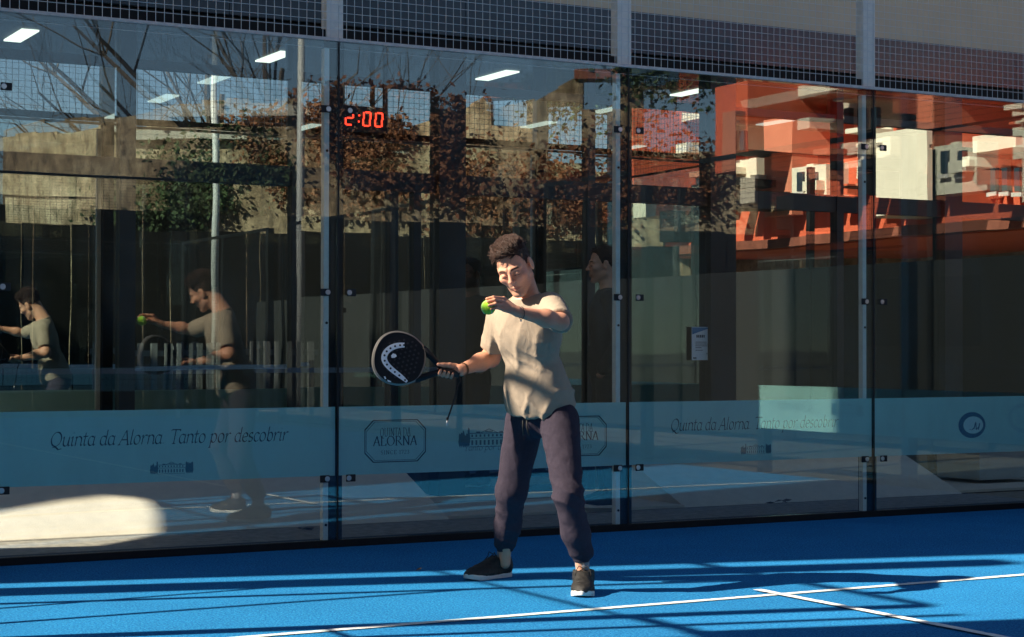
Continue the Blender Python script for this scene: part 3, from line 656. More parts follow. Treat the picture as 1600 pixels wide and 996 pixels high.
# dark windscreen fence beyond the right wall
wf = thing('windscreen_fence', 'dark windscreen fence beyond the right court wall, seen as reflection', 'fence')
MB().box(8.9, 8.94, -26, 1.5, .05, 2.15).build('screen_cloth', 'dark_cloth', wf)
for i in range(12): MB().box(8.86, 8.94, -26.0+i*2.5, -25.93+i*2.5, 0, 3.4).build('fence_post', 'black_steel', wf)
# red and cream building
rb_ = thing('red_building', 'red and cream apartment building lit by the sun, reflected in the right hand glass', 'building')
BXX = 21.0
def rbox(x0, y0, x1, y1, m, nm, dep=.3, back=0.0):
    p, q = reflX(x0, y1, BXX), reflX(x1, y0, BXX); ya, yb = sorted((p[1], q[1])); za, zb_ = sorted((p[2], q[2]))
    MB().box(BXX-dep, BXX+6+back, ya, yb, za, zb_).build(nm, m, rb_)
rbox(1040, 196, 1700, 402, 'orange_wall', 'wall', 0.0)
rbox(1462, 120, 1562, 330, 'orange_wall', 'tower_wall', 1.2)
rbox(1434, 206, 1540, 345, 'white_wall', 'cream_panel', 1.6)
rbox(1145, 246, 1212, 300, 'white_wall', 'cream_panel', .5); rbox(1146, 186, 1180, 240, 'white_wall', 'cream_panel', .4)
rbox(1372, 203, 1424, 222, 'white_wall', 'cream_panel', .6); rbox(1372, 232, 1412, 250, 'white_wall', 'cream_panel', .6)
rbox(1372, 258, 1410, 282, 'white_wall', 'cream_panel', .6); rbox(1270, 255, 1325, 330, 'white_wall', 'cream_panel', .55)
rbox(1570, 205, 1640, 240, 'white_wall', 'cream_panel', .9); rbox(1020, 297, 1056, 340, 'white_wall', 'cream_panel', .6)
rbox(1222, 180, 1265, 340, 'orange_pale', 'pier', .45); rbox(1060, 170, 1075, 300, 'orange_pale', 'pier', .5)
for (x0, y0, x1, y1) in ((1085, 268, 1092, 296), (1232, 300, 1262, 332), (1470, 188, 1500, 200), (1435, 232, 1470, 236), (1218, 238, 1266, 246), (1184, 284, 1196, 296), (1390, 296, 1424, 300), (1550, 232, 1570, 240), (1120, 330, 1145, 380)):
    rbox(x0, y0, x1, y1, 'dark_void', 'window', 1.7)
rbox(1040, 332, 1700, 400, 'wood_shade_brown', 'lower_storey', .25)  # shade under the balconies is put into this brown
rbox(1052, 172, 1096, 300, 'orange_wall', 'stair_tower', 2.0); rbox(1076, 215, 1094, 300, 'orange_pale', 'pier', 2.3)
p, q = reflX(1056, 172, BXX-2.0), reflX(1092, 172, BXX-2.0); MB().prism([(BXX-2.0, p[1], p[2]+.01), (BXX-2.0, q[1], q[2]+.01), (BXX-2.0, p[1]*.75+q[1]*.25, p[2]+1.3)], (6, 0, 0)).build('gable', 'orange_wall', rb_)
for (x0, x1, y0, y1, nx) in ((1152, 1205, 205, 236, 3), (1276, 1320, 268, 300, 2), (1575, 1635, 262, 300, 3)):
    for i in range(nx):
        wx = x0+(x1-x0)*(i+.25)/nx; p, q = reflX(wx, y1, BXX), reflX(wx+(x1-x0)/nx*.42, y0, BXX); ya, yb = sorted((p[1], q[1])); za, zb_ = sorted((p[2], q[2]))
        wo_ = MB().box(BXX-.62, BXX-.5, ya, yb, za, zb_).build('window', 'band_blue', rb_); MB().box(BXX-.66, BXX-.622, ya-.06, yb+.06, za-.1, za-.02).build('sill', 'rail_grey', wo_)
rq = random.Random(21)
for i in range(34):                               # small loggias, parapets and pale returns break up the front
    x = rq.uniform(1120, 1600); y = rq.uniform(188, 325); w_, h_ = rq.uniform(7, 30), rq.uniform(5, 20)
    rbox(x, y, x+w_, y+h_, rq.choice(('white_wall', 'white_wall', 'orange_pale', 'orange_wall', 'dark_void')), 'loggia', rq.uniform(.3, 1.5))
# roof slabs
p, q = reflX(1040, 196, BXX), reflX(1640, 196, BXX); MB().box(BXX-.6, BXX+6, min(p[1], q[1]), max(p[1], q[1]), p[2]-.05, p[2]+.18).build('roof', 'white_wall', rb_)
# light masts, sunlit
for i, (px, Y, h) in enumerate(((331, -20.6, 8.2), (1308, -9.0, 6.0))):
    b_ = reflY(px, 500, Y); t = thing('light_mast', f'pale floodlight mast {("left of the clock", "by the red building")[i]}, seen as reflection', 'mast', 'floodlight masts')
    MB().tube([(b_[0], Y, 0), (b_[0], Y, h)], [.085, .06], 10).build('pole', 'steel_white', t, True)
    MB().box(b_[0]-.9, b_[0]+.9, Y-.05, Y+.05, h, h+.09).build('cross_arm', 'steel_white', t)
    for s in (-.7, .7): MB().box(b_[0]+s-.2, b_[0]+s+.2, Y-.10, Y+.18, h-.12, h-.03).build('lamp_head', 'black_steel', t)
# pale slatted barriers beside the far court
for i, (px, w_) in enumerate(((150, 1.5), (255, 1.2), (905, 1.2), (1090, .8))):
    b_ = reflY(px, 540, -18.9); t = thing('slatted_barrier', f'pale slatted barrier by the far court end, {ORD[i]} from the left in the reflection', 'barrier', 'pale slatted barriers')
    for j in range(6): MB().box(b_[0]+j*w_/6, b_[0]+j*w_/6+.11, -18.92, -18.88, .12, 1.25).build('slat', 'barrier', t)
    MB().box(b_[0]-.05, b_[0]+w_, -18.96, -18.93, 1.02, 1.12).build('rail', 'barrier', t)
    for j in (.02, w_-.12): MB().box(b_[0]+j, b_[0]+j+.06, -19.02, -18.962, 0, 1.2).build('leg', 'steel_white', t)

# ================================================================== PEOPLE (signed-distance modelling, meshed by surface nets)
def surface_nets(F, lo, h):
    ins = F < 0; nx, ny, nz = F.shape
    c = np.zeros((nx-1, ny-1, nz-1), np.int8)
    for i in (0, 1):
        for j in (0, 1):
            for k in (0, 1): c += ins[i:nx-1+i, j:ny-1+j, k:nz-1+k]
    act = (c > 0) & (c < 8); idx = -np.ones(act.shape, np.int64); I = np.argwhere(act); idx[act] = np.arange(len(I))
    acc = np.zeros((len(I), 3)); cnt = np.zeros(len(I)); i0, j0, k0 = I.T
    for ax in range(3):
        o = [a for a in range(3) if a != ax]
        for u in (0, 1):
            for v in (0, 1):
                A = [i0.copy(), j0.copy(), k0.copy()]; A[o[0]] += u; A[o[1]] += v; B = [q.copy() for q in A]; B[ax] += 1
                fa, fb = F[A[0], A[1], A[2]], F[B[0], B[1], B[2]]; m_ = (fa < 0) != (fb < 0)
                t = np.where(m_, fa/np.where(m_, fa-fb, 1), 0); p = np.stack(A, 1).astype(float); p[:, ax] += t
                acc[m_] += p[m_]; cnt[m_] += 1
    V = lo+h*acc/cnt[:, None]; faces = []
    for ax in range(3):
        o = [a for a in range(3) if a != ax]; sl0 = [slice(None)]*3; sl1 = [slice(None)]*3; sl0[ax] = slice(0, -1); sl1[ax] = slice(1, None)
        d = ins[tuple(sl0)] != ins[tuple(sl1)]; E_ = np.argwhere(d)
        ok = (E_[:, o[0]] > 0) & (E_[:, o[1]] > 0) & (E_[:, o[0]] < idx.shape[o[0]]) & (E_[:, o[1]] < idx.shape[o[1]]); E_ = E_[ok]
        s = ins[tuple(E_.T)]
        q = []
        for (u, v) in ((0, 0), (1, 0), (1, 1), (0, 1)):
            T = E_.copy(); T[:, o[0]] -= u; T[:, o[1]] -= v; q.append(idx[tuple(T.T)])
        q = np.stack(q, 1); flip = s if ax != 1 else ~s
        q[~flip] = q[~flip][:, ::-1]; faces.append(q)
    return V, np.concatenate(faces)
def grid(lo, hi, h):
    lo = np.array(lo); n = np.ceil((np.array(hi)-lo)/h).astype(int)+1
    g = np.stack(np.meshgrid(*[lo[a]+h*np.arange(n[a]) for a in range(3)], indexing='ij'), -1).astype(np.float32)
    return g, lo
def smin(a, b, k):
    h_ = np.clip(.5+.5*(b-a)/k, 0, 1); return b*(1-h_)+a*h_-k*h_*(1-h_)
def smax(a, b, k): return -smin(-a, -b, k)
def rcone(P, a, b, ra, rb):
    a, b = np.array(a, np.float32), np.array(b, np.float32); d = b-a; t = np.clip(((P-a)@d)/max(1e-9, float(d@d)), 0, 1)
    return np.linalg.norm(P-a-t[..., None]*d, axis=-1)-(ra+(rb-ra)*t)
def ell(P, c, r, B=None):
    q = P-np.array(c, np.float32)
    if B is not None: q = q@np.array(B, np.float32).T
    r = np.array(r, np.float32); k0 = np.linalg.norm(q/r, axis=-1); k1 = np.linalg.norm(q/(r*r), axis=-1); return k0*(k0-1)/np.maximum(k1, 1e-6)
def chain(P, pts, rad, k=.01):
    d = None
    for i in range(len(pts)-1):
        e = rcone(P, pts[i], pts[i+1], rad[i], rad[i+1]); d = e if d is None else smin(d, e, k)
    return d
def mesh_sdf(fn, lo, hi, h, name):
    g, lo = grid(lo, hi, h); F = fn(g); V, Q = surface_nets(F, lo, h); return V, Q
def mk_mesh(name, V, Q, tone=None):
    me = bpy.data.meshes.new(name); me.from_pydata([tuple(v) for v in V.tolist()], [], [tuple(q) for q in Q.tolist()]); me.update()
    me.polygons.foreach_set('use_smooth', [True]*len(me.polygons))
    if tone is not None:
        at = me.attributes.new('tone', 'FLOAT_COLOR', 'POINT'); at.data.foreach_set('color', np.concatenate([tone, np.ones((len(V), 1))], 1).astype(np.float32).ravel())
    return me
def relax(V, Q, it=2, lam=.5):
    n = len(V); e = np.concatenate([Q[:, [0, 1]], Q[:, [1, 2]], Q[:, [2, 3]], Q[:, [3, 0]]]); e = np.concatenate([e, e[:, ::-1]])
    deg = np.bincount(e[:, 0], minlength=n)[:, None]
    for _ in range(it):
        S = np.stack([np.bincount(e[:, 0], weights=V[e[:, 1], a], minlength=n) for a in range(3)], 1); V = V+lam*(S/np.maximum(deg, 1)-V)
    return V
def unit(v): v = np.array(v, float); return v/np.linalg.norm(v)
_nz = RNG.uniform(-1, 1, (24, 24, 24)).astype(np.float32)
def vnoise(P, s):
    q = P*s; i = np.floor(q).astype(int); f = q-i; f = f*f*(3-2*f); r = 0
    for a in (0, 1):
        for b in (0, 1):
            for c in (0, 1):
                w = (f[..., 0] if a else 1-f[..., 0])*(f[..., 1] if b else 1-f[..., 1])*(f[..., 2] if c else 1-f[..., 2])
                r = r+w*_nz[(i[..., 0]+a) % 24, (i[..., 1]+b) % 24, (i[..., 2]+c) % 24]
    return r
ZU = np.array([0, 0, 1.0])
def head_frame(yaw, pitch, roll):
    """yaw: degrees the face turns to image left from facing the camera; pitch: down; roll: crown towards image left"""
    f0 = -_fw*math.cos(R(yaw))-_rt*math.sin(R(yaw)); f = f0*math.cos(R(pitch))-ZU*math.sin(R(pitch)); u = f0*math.sin(R(pitch))+ZU*math.cos(R(pitch))
    l = np.cross(u, f); u2 = u*math.cos(R(roll))-l*math.sin(R(roll)); l2 = l*math.cos(R(roll))+u*math.sin(R(roll))
    return np.stack([l2, f, u2])                 # rows: left, forward, up
SKIN = np.array([0.66, 0.345, 0.225])
def build_head(C, B, S=1.0, neck=None):
    """returns V,Q,tone for head with neck; local axes l,f,u in metres"""
    def fn(P):
        q = ((P-C.astype(np.float32))@B.T.astype(np.float32))/S; x = np.abs(q[..., 0]); qs = np.stack([x, q[..., 1], q[..., 2]], -1)
        d = ell(q, (0, -.018, .036), (.076, .097, .090))
        d = smin(d, ell(q, (0, .022, -.040), (.061, .070, .078)), .03)
        d = smin(d, rcone(qs, (.053, -.005, -.062), (.020, .066, -.104), .017, .014), .022)
        d = smin(d, ell(q, (0, .070, -.106), (.024, .019, .017)), .016)
        d = smin(d, rcone(qs, (.012, .080, .024), (.048, .064, .024), .011, .010), .018)
        d = smin(d, ell(qs, (.044, .055, -.020), (.026, .028, .022)), .02)
        d = smax(d, -ell(qs, (.031, .101, .004), (.019, .021, .0135)), .012)
        d = smin(d, ell(qs, (.031, .074, .002), (.0155, .0145, .0125)), .004)
        d = smin(d, rcone(q, (0, .087, .014), (0, .1085, -.024), .0062, .0105), .009)
        d = smin(d, ell(qs, (.0115, .097, -.028), (.0078, .010, .0075)), .005)
        d = smin(d, rcone(qs, (0, .0915, -.062), (.021, .081, -.0655), .0062, .0035), .005)
        d = smin(d, rcone(qs, (0, .0905, -.0745), (.017, .082, -.071), .0072, .004), .005)
        d = smax(d, -rcone(qs, (0, .101, -.0685), (.022, .088, -.0685), .0035, .0025), .003)
        ea = ell(qs, (.080, -.012, -.006), (.0085, .021, .033)); ea = smax(ea, -ell(qs, (.090, -.004, -.002), (.0075, .011, .018)), .004)
        d = smin(d, ea, .008)
        if neck is not None: d = smin(d, rcone(P, C+B.T@np.array([0, -.035, -.055])*S, neck, .056, .062)/S, .03)
        return (d*S).astype(np.float32)
    pts = [C] if neck is None else [C, neck]
    lo = np.min(pts, 0)-np.array([.15, .15, .11]); hi = np.max(pts, 0)+np.array([.15, .15, .155])
    V, Q = mesh_sdf(fn, lo, hi, .0028, 'head'); q = ((V-C)@B.T)/S; x = np.abs(q[:, 0]); y = q[:, 1]; z = q[:, 2]
    tone = np.tile(SKIN, (len(V), 1)); ss = lambda e0, e1, t: np.clip((t-e0)/(e1-e0), 0, 1)
    def blend(mask, c): tone[:] = tone*(1-mask[:, None])+np.array(c)*mask[:, None]
    front = ss(.02, .05, y)
    blend(front*(1-ss(.006, .011, np.hypot((x-.010)*.5, (z+.0690)*1.25)))*ss(.07, .078, y)*.8, (.40, .13, .10))
    blend(front*(1-ss(.0030, .0052, np.abs(z-(.0275-1.0*(x-.03)**2*8))))*ss(.011, .016, x)*(1-ss(.046, .054, x)), (.035, .016, .010))
    blend(front*(1-ss(.0012, .0030, np.abs(z+.0050+(x-.031)**2*8)))*ss(.016, .02, x)*(1-ss(.044, .048, x)), (.05, .025, .018))
    blend(front*(1-ss(.010, .03, np.hypot(x-.05, z+.03)))*.25, (.60, .26, .18))
    blend((1-ss(.008, .014, np.hypot(x, (z+.033))))*ss(.1, .108, y)*.3, (.58, .24, .17))
    st = ss(-.045, -.075, z)*ss(-.03, .01, y)*(z > -.14); blend(st*.28, (.24, .13, .09))
    return V, Q, tone
def build_hair(C, B, S=1.0, vol=1.0, seed=1, clumps=900):
    """short sides on a close cap, longer wavy locks swept up and to his right on top"""
    def shape(q):
        d = ell(q, (0, -.020, .038), (.0785, .0985, .0915))
        return smin(d, ell(q, (0, .004, .092), (.056, .072, .022)), .03)
    def hairline(x, y):                            # height of the lower edge of the hair
        return np.where(y > .048, .086-.25*np.clip(x-.030, 0, .03), np.where(y > .016, -.004+.088*np.clip((y-.016)/.032, 0, 1), np.where(y > -.008, -.012, np.where(y > -.045, .014-1.0*(-.008-y), -.045))))
    def fn(P):
        q = ((P-C.astype(np.float32))@B.T.astype(np.float32))/S; x = np.abs(q[..., 0]); y = q[..., 1]; z = q[..., 2]
        d = shape(q)-.0016*vnoise(q, 120)
        d = d+.004*(1-np.clip((z-hairline(x, y))/.02, 0, 1))
        return (smax(d, hairline(x, y)-z+.006*vnoise(q, 60), .004)*S).astype(np.float32)
    V, Q = mesh_sdf(fn, C-np.array([.15, .15, .13]), C+np.array([.15, .15, .19]), .0032, 'hair')
    rn = np.random.default_rng(seed); mb = MB(); q = ((V-C)@B.T)/S
    def strand(p, l_, w, lift, k, fan):
        nrm = unit((p-np.array([0, -.02, .04]))/np.array([.08, .1, .09])**2); up_ = float(np.clip((p[2]-.055)/.05, 0, 1))
        wave = math.sin(p[0]*55+p[1]*38+seed)        # neighbours wave together
        flow = np.array([-.55*up_-.10*p[0]/.07, -.15-.45*up_*(p[1] < .02)+.15*wave*up_, .55*up_-.8*(1-up_)])+rn.normal(0, fan, 3); flow = unit(flow-nrm*np.dot(flow, nrm)*(.90 if up_ > .5 else 1.0))
        sd = unit(np.cross(nrm, flow)); cu = .35*wave+rn.normal(0, fan)
        pts = [p-nrm*.004, p+flow*l_*.30+nrm*lift*.75, p+flow*l_*.60+nrm*lift*1.15+sd*cu*l_*.12, p+flow*l_*.85+nrm*lift*.95+sd*cu*l_*.32, p+flow*l_+nrm*lift*.55+sd*cu*l_*.55]
        mb.tube([C+B.T@(a_*S) for a_ in pts], [w*.9, w, w*.85, w*.5, w*.08], k, True)
    top_ = np.where(q[:, 2] > .080)[0]; low_ = np.where(q[:, 2] <= .088)[0]
    for i in rn.choice(top_, int(clumps*.06)): strand(q[i], rn.uniform(.028, .044)*vol, rn.uniform(.0028, .0046), rn.uniform(.003, .011)*vol, 6, .10)
    for i in rn.choice(top_, int(clumps*.50)): strand(q[i], rn.uniform(.022, .042)*vol, rn.uniform(.0009, .0019), rn.uniform(.003, .012)*vol, 4, .15)
    for i in rn.choice(low_, int(clumps*.40)): strand(q[i], rn.uniform(.007, .014), rn.uniform(.0006, .0011), .001, 3, .12)
    n = len(V); VV = np.concatenate([V, np.array(mb.v)]); me = bpy.data.meshes.new('hair')
    me.from_pydata([tuple(v) for v in VV.tolist()], [], [tuple(a) for a in Q.tolist()]+[tuple(n+i for i in f) for f in mb.f]); me.update(); me.polygons.foreach_set('use_smooth', [True]*len(me.polygons)); return me
def build_shoe(parent, toe, heel, sole_up=ZU):
    """toe/heel: ground points at the ends of the sole"""
    toe, heel = np.array(toe), np.array(heel); f = toe-heel; Ln = np.linalg.norm(f); f = f/Ln; l = np.cross(ZU, f); B = np.stack([l, f, ZU]); C = heel.copy(); k = Ln/.295
    def outl(y): return np.interp(y, [0, .02, .06, .13, .19, .24, .275, .295], [.010, .030, .036, .036, .046, .046, .032, .004])
    def up(P):
        q = (P-C.astype(np.float32))@B.T.astype(np.float32)/k*np.array([.84, 1, 1], np.float32); x, y, z = q[..., 0], q[..., 1], q[..., 2]
        d = ell(q, (0, .065, .050), (.040, .068, .058)); d = smin(d, ell(q, (0, .185, .030), (.047, .108, .040)), .03); d = smin(d, rcone(q, (0, .075, .095), (0, .19, .045), .034, .030), .025)
        d = smin(d, rcone(q, (0, .05, .06), (0, .055, .098), .040, .041), .02)
        d = smax(d, .020-z, .004); d = smax(d, z-(.104-.10*(y-.05)**2*3), .004); d = smax(d, -rcone(q, (0, .055, .10), (0, .055, .16), .030, .034), .004)
        return (d*k-.0012*vnoise(P, 80)).astype(np.float32)
    def so(P):
        q = (P-C.astype(np.float32))@B.T.astype(np.float32)/k*np.array([.84, 1, 1], np.float32); x, y, z = q[..., 0], q[..., 1], q[..., 2]
        w = outl(y); d = np.maximum(np.abs(x)-w, np.maximum(-y, y-.295)); zt = .026+.004*np.cos(y*21)+np.where(y > .25, (y-.25)*.10, 0); zb = np.where(y > .24, (y-.24)*.22, 0.0)
        return (smax(smax(d, z-zt, .006), zb-z, .004)*k).astype(np.float32)
    lo = np.minimum(toe, heel)-.07; hi = np.maximum(toe, heel)+.07; hi[2] += .13; lo[2] = -.012
    V, Q = mesh_sdf(up, lo, hi, .0035, 's'); s = link('shoe', mk_mesh('shoe', V, Q), 'shoe_black', parent)
    V, Q = mesh_sdf(so, lo, hi, .0035, 's'); link('sole', mk_mesh('sole', V, Q), 'shoe_sole', s)
    lc = MB()
    for i in range(5):
        y = .115+i*.022; z = .112-.0135*i*k; lc.tube([C+B.T@(np.array(a)*k) for a in ((-.026, y, z-.014), (0, y+.006, z+.002), (.026, y, z-.014))], .0028, 5)
    for sgn in (-1, 1): lc.tube([C+B.T@(np.array(a)*k) for a in ((0, .11, .115), (sgn*.02, .125, .128), (sgn*.034, .12, .105), (sgn*.038, .14, .085))], .0022, 5)
    lc.build('lace', 'cord', s, True); return s

# ------------------------------------------------------------------ the player
man = thing('person', 'player in tan shirt and dark joggers holding racket low and ball at chest height', 'person')
Fd = unit(-.64*_rt-.77*_fw); Ld = np.cross(ZU, Fd)           # the way his chest faces, and his left
neckb = pix(824, 470, 8.78); pelvis = pix(846, 640, 8.87); chest = pix(826, 520, 8.78); waist = pix(838, 600, 8.83)
SLj, SRj = pix(861, 482, 8.66), pix(782, 497, 8.90)
EL, WL = pix(876, 503, 8.37), pix(810, 488, 8.25)
ER, WR = pix(767, 560, 8.98), pix(719, 579, 8.80)
HL, HR = pix(874, 655, 8.78), pix(820, 655, 8.96)
KL, AL = pix(888, 775, 8.58), pix(909, 878, 8.66)
KR, AR = pix(799, 768, 8.98), pix(789, 862, 9.16)
Hc = pix(804, 418, 8.66); HB = head_frame(15, 29, 15)
V1, Q1, T1 = build_head(Hc, HB, 1.02, neckb+ZU*.01)
# torso frame for ellipses
up_t = unit(neckb-pelvis); lt = unit(Ld-up_t*np.dot(Ld, up_t)); ft = np.cross(lt, up_t); TB = np.stack([lt, ft, up_t])
# left hand on the ball
ballc = pix(763, 480.5, 8.20); BR = .0335
def bp(rx, ry, rz, r): return ballc+unit(rx*_rt-ry*_fw+rz*ZU)*r
kn = [pix(787, 467, 8.235), pix(785, 472, 8.215), pix(785, 478, 8.205), pix(787, 484, 8.205)]
tips = [bp(-.15, .35, .92, BR+.007), bp(-.02, .78, .62, BR+.007), bp(.10, .97, .18, BR+.007), bp(.35, .92, -.22, BR+.006)]
mids = [bp(.55, .25, 1.05, BR+.017), bp(.65, .62, .75, BR+.017), bp(.75, .80, .35, BR+.016), bp(.85, .72, -.05, BR+.014)]
fr = [(.0088, .0084, .0072), (.009, .0085, .0073), (.0086, .008, .007), (.0076, .0071, .0062)]
def left_arm(P):
    d = chain(P, [SLj, EL, EL+(WL-EL)*.35, WL], [.044, .035, .0375, .0235], .03)
    pc = (WL+sum(kn)/4)/2
    for i in range(4): d = smin(d, rcone(P, WL+(pc-WL)*.2, kn[i], .019, .0105), .010)
    h_ = None
    for i in range(4):
        e = chain(P, [kn[i], mids[i], tips[i]], fr[i], .004); h_ = e if h_ is None else np.minimum(h_, e)
    th = chain(P, [WL+(pc-WL)*.5-_fw*-.012, bp(.9, -.5, .1, BR+.015), bp(.25, -.95, .15, BR+.009)], [.015, .0105, .0085], .006)
    return smin(d, np.minimum(h_, th), .006).astype(np.float32)
# racket in the right hand
rb0 = pix(717, 585, 8.79); rtip = pix(582.5, 550, 8.70); ra = unit(rtip-rb0)            # butt to tip
rn_ = unit(-C_F*1.0+C_R*.16+ZU*.10); rn_ = unit(rn_-ra*np.dot(rn_, ra)); rs = np.cross(rn_, ra)   # face normal, side
GRr = .0165
def gp(t, ang, r): return rb0+ra*t+(math.cos(R(ang))*rn_+math.sin(R(ang))*rs)*r          # point round the grip: 0 = towards camera
sgn_up = 1 if np.dot(rs, ZU) > 0 else -1
def right_arm(P):
    d = chain(P, [SRj, ER, ER+(WR-ER)*.35, WR], [.048, .041, .041, .026], .03)
    top = 90*sgn_up; bk = 180
    pal = [gp(.035+.022*i, 180-25*sgn_up*1, GRr+.013) for i in range(4)]
    d = smin(d, rcone(P, WR, gp(.045, 150*sgn_up, GRr+.016), .024, .018), .014); d = smin(d, rcone(P, WR, gp(.085, 165*sgn_up, GRr+.013), .020, .013), .014)
    h_ = None
    for i in range(4):
        t = .030+.0205*i; rr = (.0078, .0088, .0092, .009)[i]
        pts = [gp(t+.004, a*sgn_up, GRr+rr*k_) for a, k_ in ((170, 1.3), (-150, 1.15), (-105, 1.05), (-60, .95), (-18, .9))]
        e = chain(P, pts, [rr*1.1, rr*1.08, rr, rr*.95, rr*.8], .004); h_ = e if h_ is None else np.minimum(h_, e)
    th = chain(P, [gp(.02, 120*sgn_up, GRr+.020), gp(.055, 75*sgn_up, GRr+.014), gp(.085, 62*sgn_up, GRr+.010), gp(.112, 55*sgn_up, GRr+.007)], [.018, .0125, .0105, .0085], .008)
    return smin(d, np.minimum(h_, th), .006).astype(np.float32)
parts = [(V1, Q1, T1)]
for fn_, pts in ((left_arm, [SLj, EL, WL, ballc]), (right_arm, [SRj, ER, WR, rb0+ra*.12])):
    V, Q = mesh_sdf(fn_, np.min(pts, 0)-.075, np.max(pts, 0)+.075, .0033, 'arm')
    t_ = np.tile(SKIN*np.array([.95, .88, .84]), (len(V), 1)); parts.append((V, Q, t_))
def core(P):                                       # trunk under the clothes joins neck, arms and legs
    d = ell(P, chest, (.145, .085, .20), TB); d = smin(d, ell(P, pelvis, (.13, .09, .12), TB), .05); d = smin(d, rcone(P, chest, neckb, .07, .05), .04)
    d = smin(d, rcone(P, SLj, SRj, .045, .045), .04); d = smin(d, chain(P, [HL, KL, AL, AL-ZU*.06], [.07, .05, .030, .028]), .02); d = smin(d, chain(P, [HR, KR, AR, AR-ZU*.06], [.07, .05, .030, .028]), .02)
    return d.astype(np.float32)
pts = [neckb, SLj, SRj, AL, AR, KL, KR, HL, HR]
V, Q = mesh_sdf(core, np.min(pts, 0)-.12, np.max(pts, 0)+.12, .012, 'core'); parts.append((V, Q, np.tile(SKIN, (len(V), 1))))
VV, QQ, TT, off = [], [], [], 0
for V, Q, t_ in parts: VV.append(V); QQ.append(Q+off); TT.append(t_); off += len(V)
body = link('body', mk_mesh('body', np.concatenate(VV), np.concatenate(QQ), np.concatenate(TT)), 'skin', man)
link('hair', build_hair(Hc, HB, 1.02, 1.15, 3, 4200), 'hair', man)
# shirt
hem_n = unit(up_t*1.0+_rt*.10)
hemp = pix(838, 655, 8.75)
def folds(P, c, ax, amp, fq, seed):
    q = P+.02*np.stack([vnoise(P+seed, 14), vnoise(P+seed+3, 14), vnoise(P+seed+7, 14)], -1); t = q@np.array(ax, np.float32)
    return amp*(1.4*(1-np.abs(np.sin(.5*(t*fq+3*vnoise(P+seed, 5)))))**1.6-.5)*np.clip(.45+1.1*vnoise(P+seed+1, 6), 0, 1)
def shirt(P):
    d = ell(P, chest+ft*.005, (.188, .122, .175), TB)
    d = smin(d, ell(P, waist, (.170, .125, .20), TB), .06)
    d = smin(d, ell(P, pelvis+up_t*.03+ft*.01, (.180, .140, .17), TB), .06)
    d = smin(d, rcone(P, SRj+Ld*.02, SLj-Ld*.02, .072, .072), .05)
    d = smin(d, rcone(P, chest+up_t*.10, neckb-up_t*.015, .10, .070), .04)
    hemc = smax(d, ((hemp-P.astype(np.float64))@hem_n).astype(np.float32), .012)
    eR = SRj+(ER-SRj)*.80; eL = SLj+(EL-SLj)*.95
    sr = smax(chain(P, [SRj, eR+(ER-SRj)*.15], [.070, .066]), (P-eR.astype(np.float32))@unit(ER-SRj).astype(np.float32), .010)
    sl_ = smax(chain(P, [SLj, eL+(EL-SLj)*.15], [.072, .060]), (P-eL.astype(np.float32))@unit(EL-SLj).astype(np.float32), .010)
    d = smin(smin(hemc, sr, .03), sl_, .03)
    w = np.clip((neckb[2]-P[..., 2])/.35, .15, 1)
    d = d-folds(P, 0, unit(lt*1.0-up_t*.30), .010, 62, 1)*w-folds(P, 0, unit(up_t*.8+lt*.6), .0065, 90, 5)*np.clip(w*1.2-.2, 0, 1)
    nk = ell(P, neckb+up_t*.035+ft*.02, (.070, .068, .052), TB); d = smax(d, -nk, .006)
    return d.astype(np.float32)
pts = [SLj, SRj, eL_ if False else EL, ER, pelvis-up_t*.05, neckb]
V, Q = mesh_sdf(shirt, np.min(pts, 0)-.17, np.max(pts, 0)+.16, .0065, 'shirt'); V = relax(V, Q, 1)
link('shirt', mk_mesh('shirt', V, Q), 'shirt', man)
# collar rib
cr_ = []
for a in np.linspace(0, 2*math.pi, 33)[:-1]: cr_.append(neckb+up_t*(.012-.018*math.cos(a-0)*1.0)+lt*.071*math.sin(a)+ft*(.012+.070*math.cos(a)))
cb = MB(); cb.tube(cr_+[cr_[0]], .0065, 6, False); cb.build('collar', 'shirt', man, True)
# joggers
def trousers(P):
    d = ell(P, pelvis-up_t*.02, (.158, .118, .12), TB)
    d = smin(d, chain(P, [HL-ZU*.01, KL, AL+(KL-AL)*.45, AL+ZU*.035], [.098, .070, .066, .058], .03), .03)
    d = smin(d, chain(P, [HR-ZU*.01, KR, AR+(KR-AR)*.45, AR+ZU*.035], [.098, .075, .066, .057], .03), .03)
    d = smax(d, ((AL+ZU*-.006-P.astype(np.float64))@unit(KL-AL)).astype(np.float32)*np.where(np.linalg.norm(P-AL.astype(np.float32), axis=-1) < .2, 1, 0)-np.where(np.linalg.norm(P-AL.astype(np.float32), axis=-1) < .2, 0, 1), .008)
    z = P[..., 2]; kz = np.exp(-((z-.44)/.10)**2)+1.1*np.exp(-((z-.16)/.07)**2)+.35
    d = d-folds(P, 0, unit(ZU+.45*_rt), .0065, 95, 9)*kz-folds(P, 0, unit(.6*_rt+.3*_fw+.2*ZU), .0035, 80, 12)-.0015*vnoise(P, 30)
    for A_ in (AL, AR): d = d+.010*np.exp(-((z-(A_[2]+.012))/.012)**2)*np.where(np.linalg.norm((P-A_.astype(np.float32))[..., :2], axis=-1) < .14, 1, 0)
    zc = np.where(np.linalg.norm((P-AL.astype(np.float32))[..., :2], axis=-1) < np.linalg.norm((P-AR.astype(np.float32))[..., :2], axis=-1), AL[2], AR[2])
    d = smax(d, (zc-.002-z).astype(np.float32), .006)
    return d.astype(np.float32)
pts = [AL, AR, KL, KR, HL, HR, pelvis+up_t*.1]
V, Q = mesh_sdf(trousers, np.min(pts, 0)-.14, np.max(pts, 0)+.14, .0065, 'trousers'); V = relax(V, Q, 1)
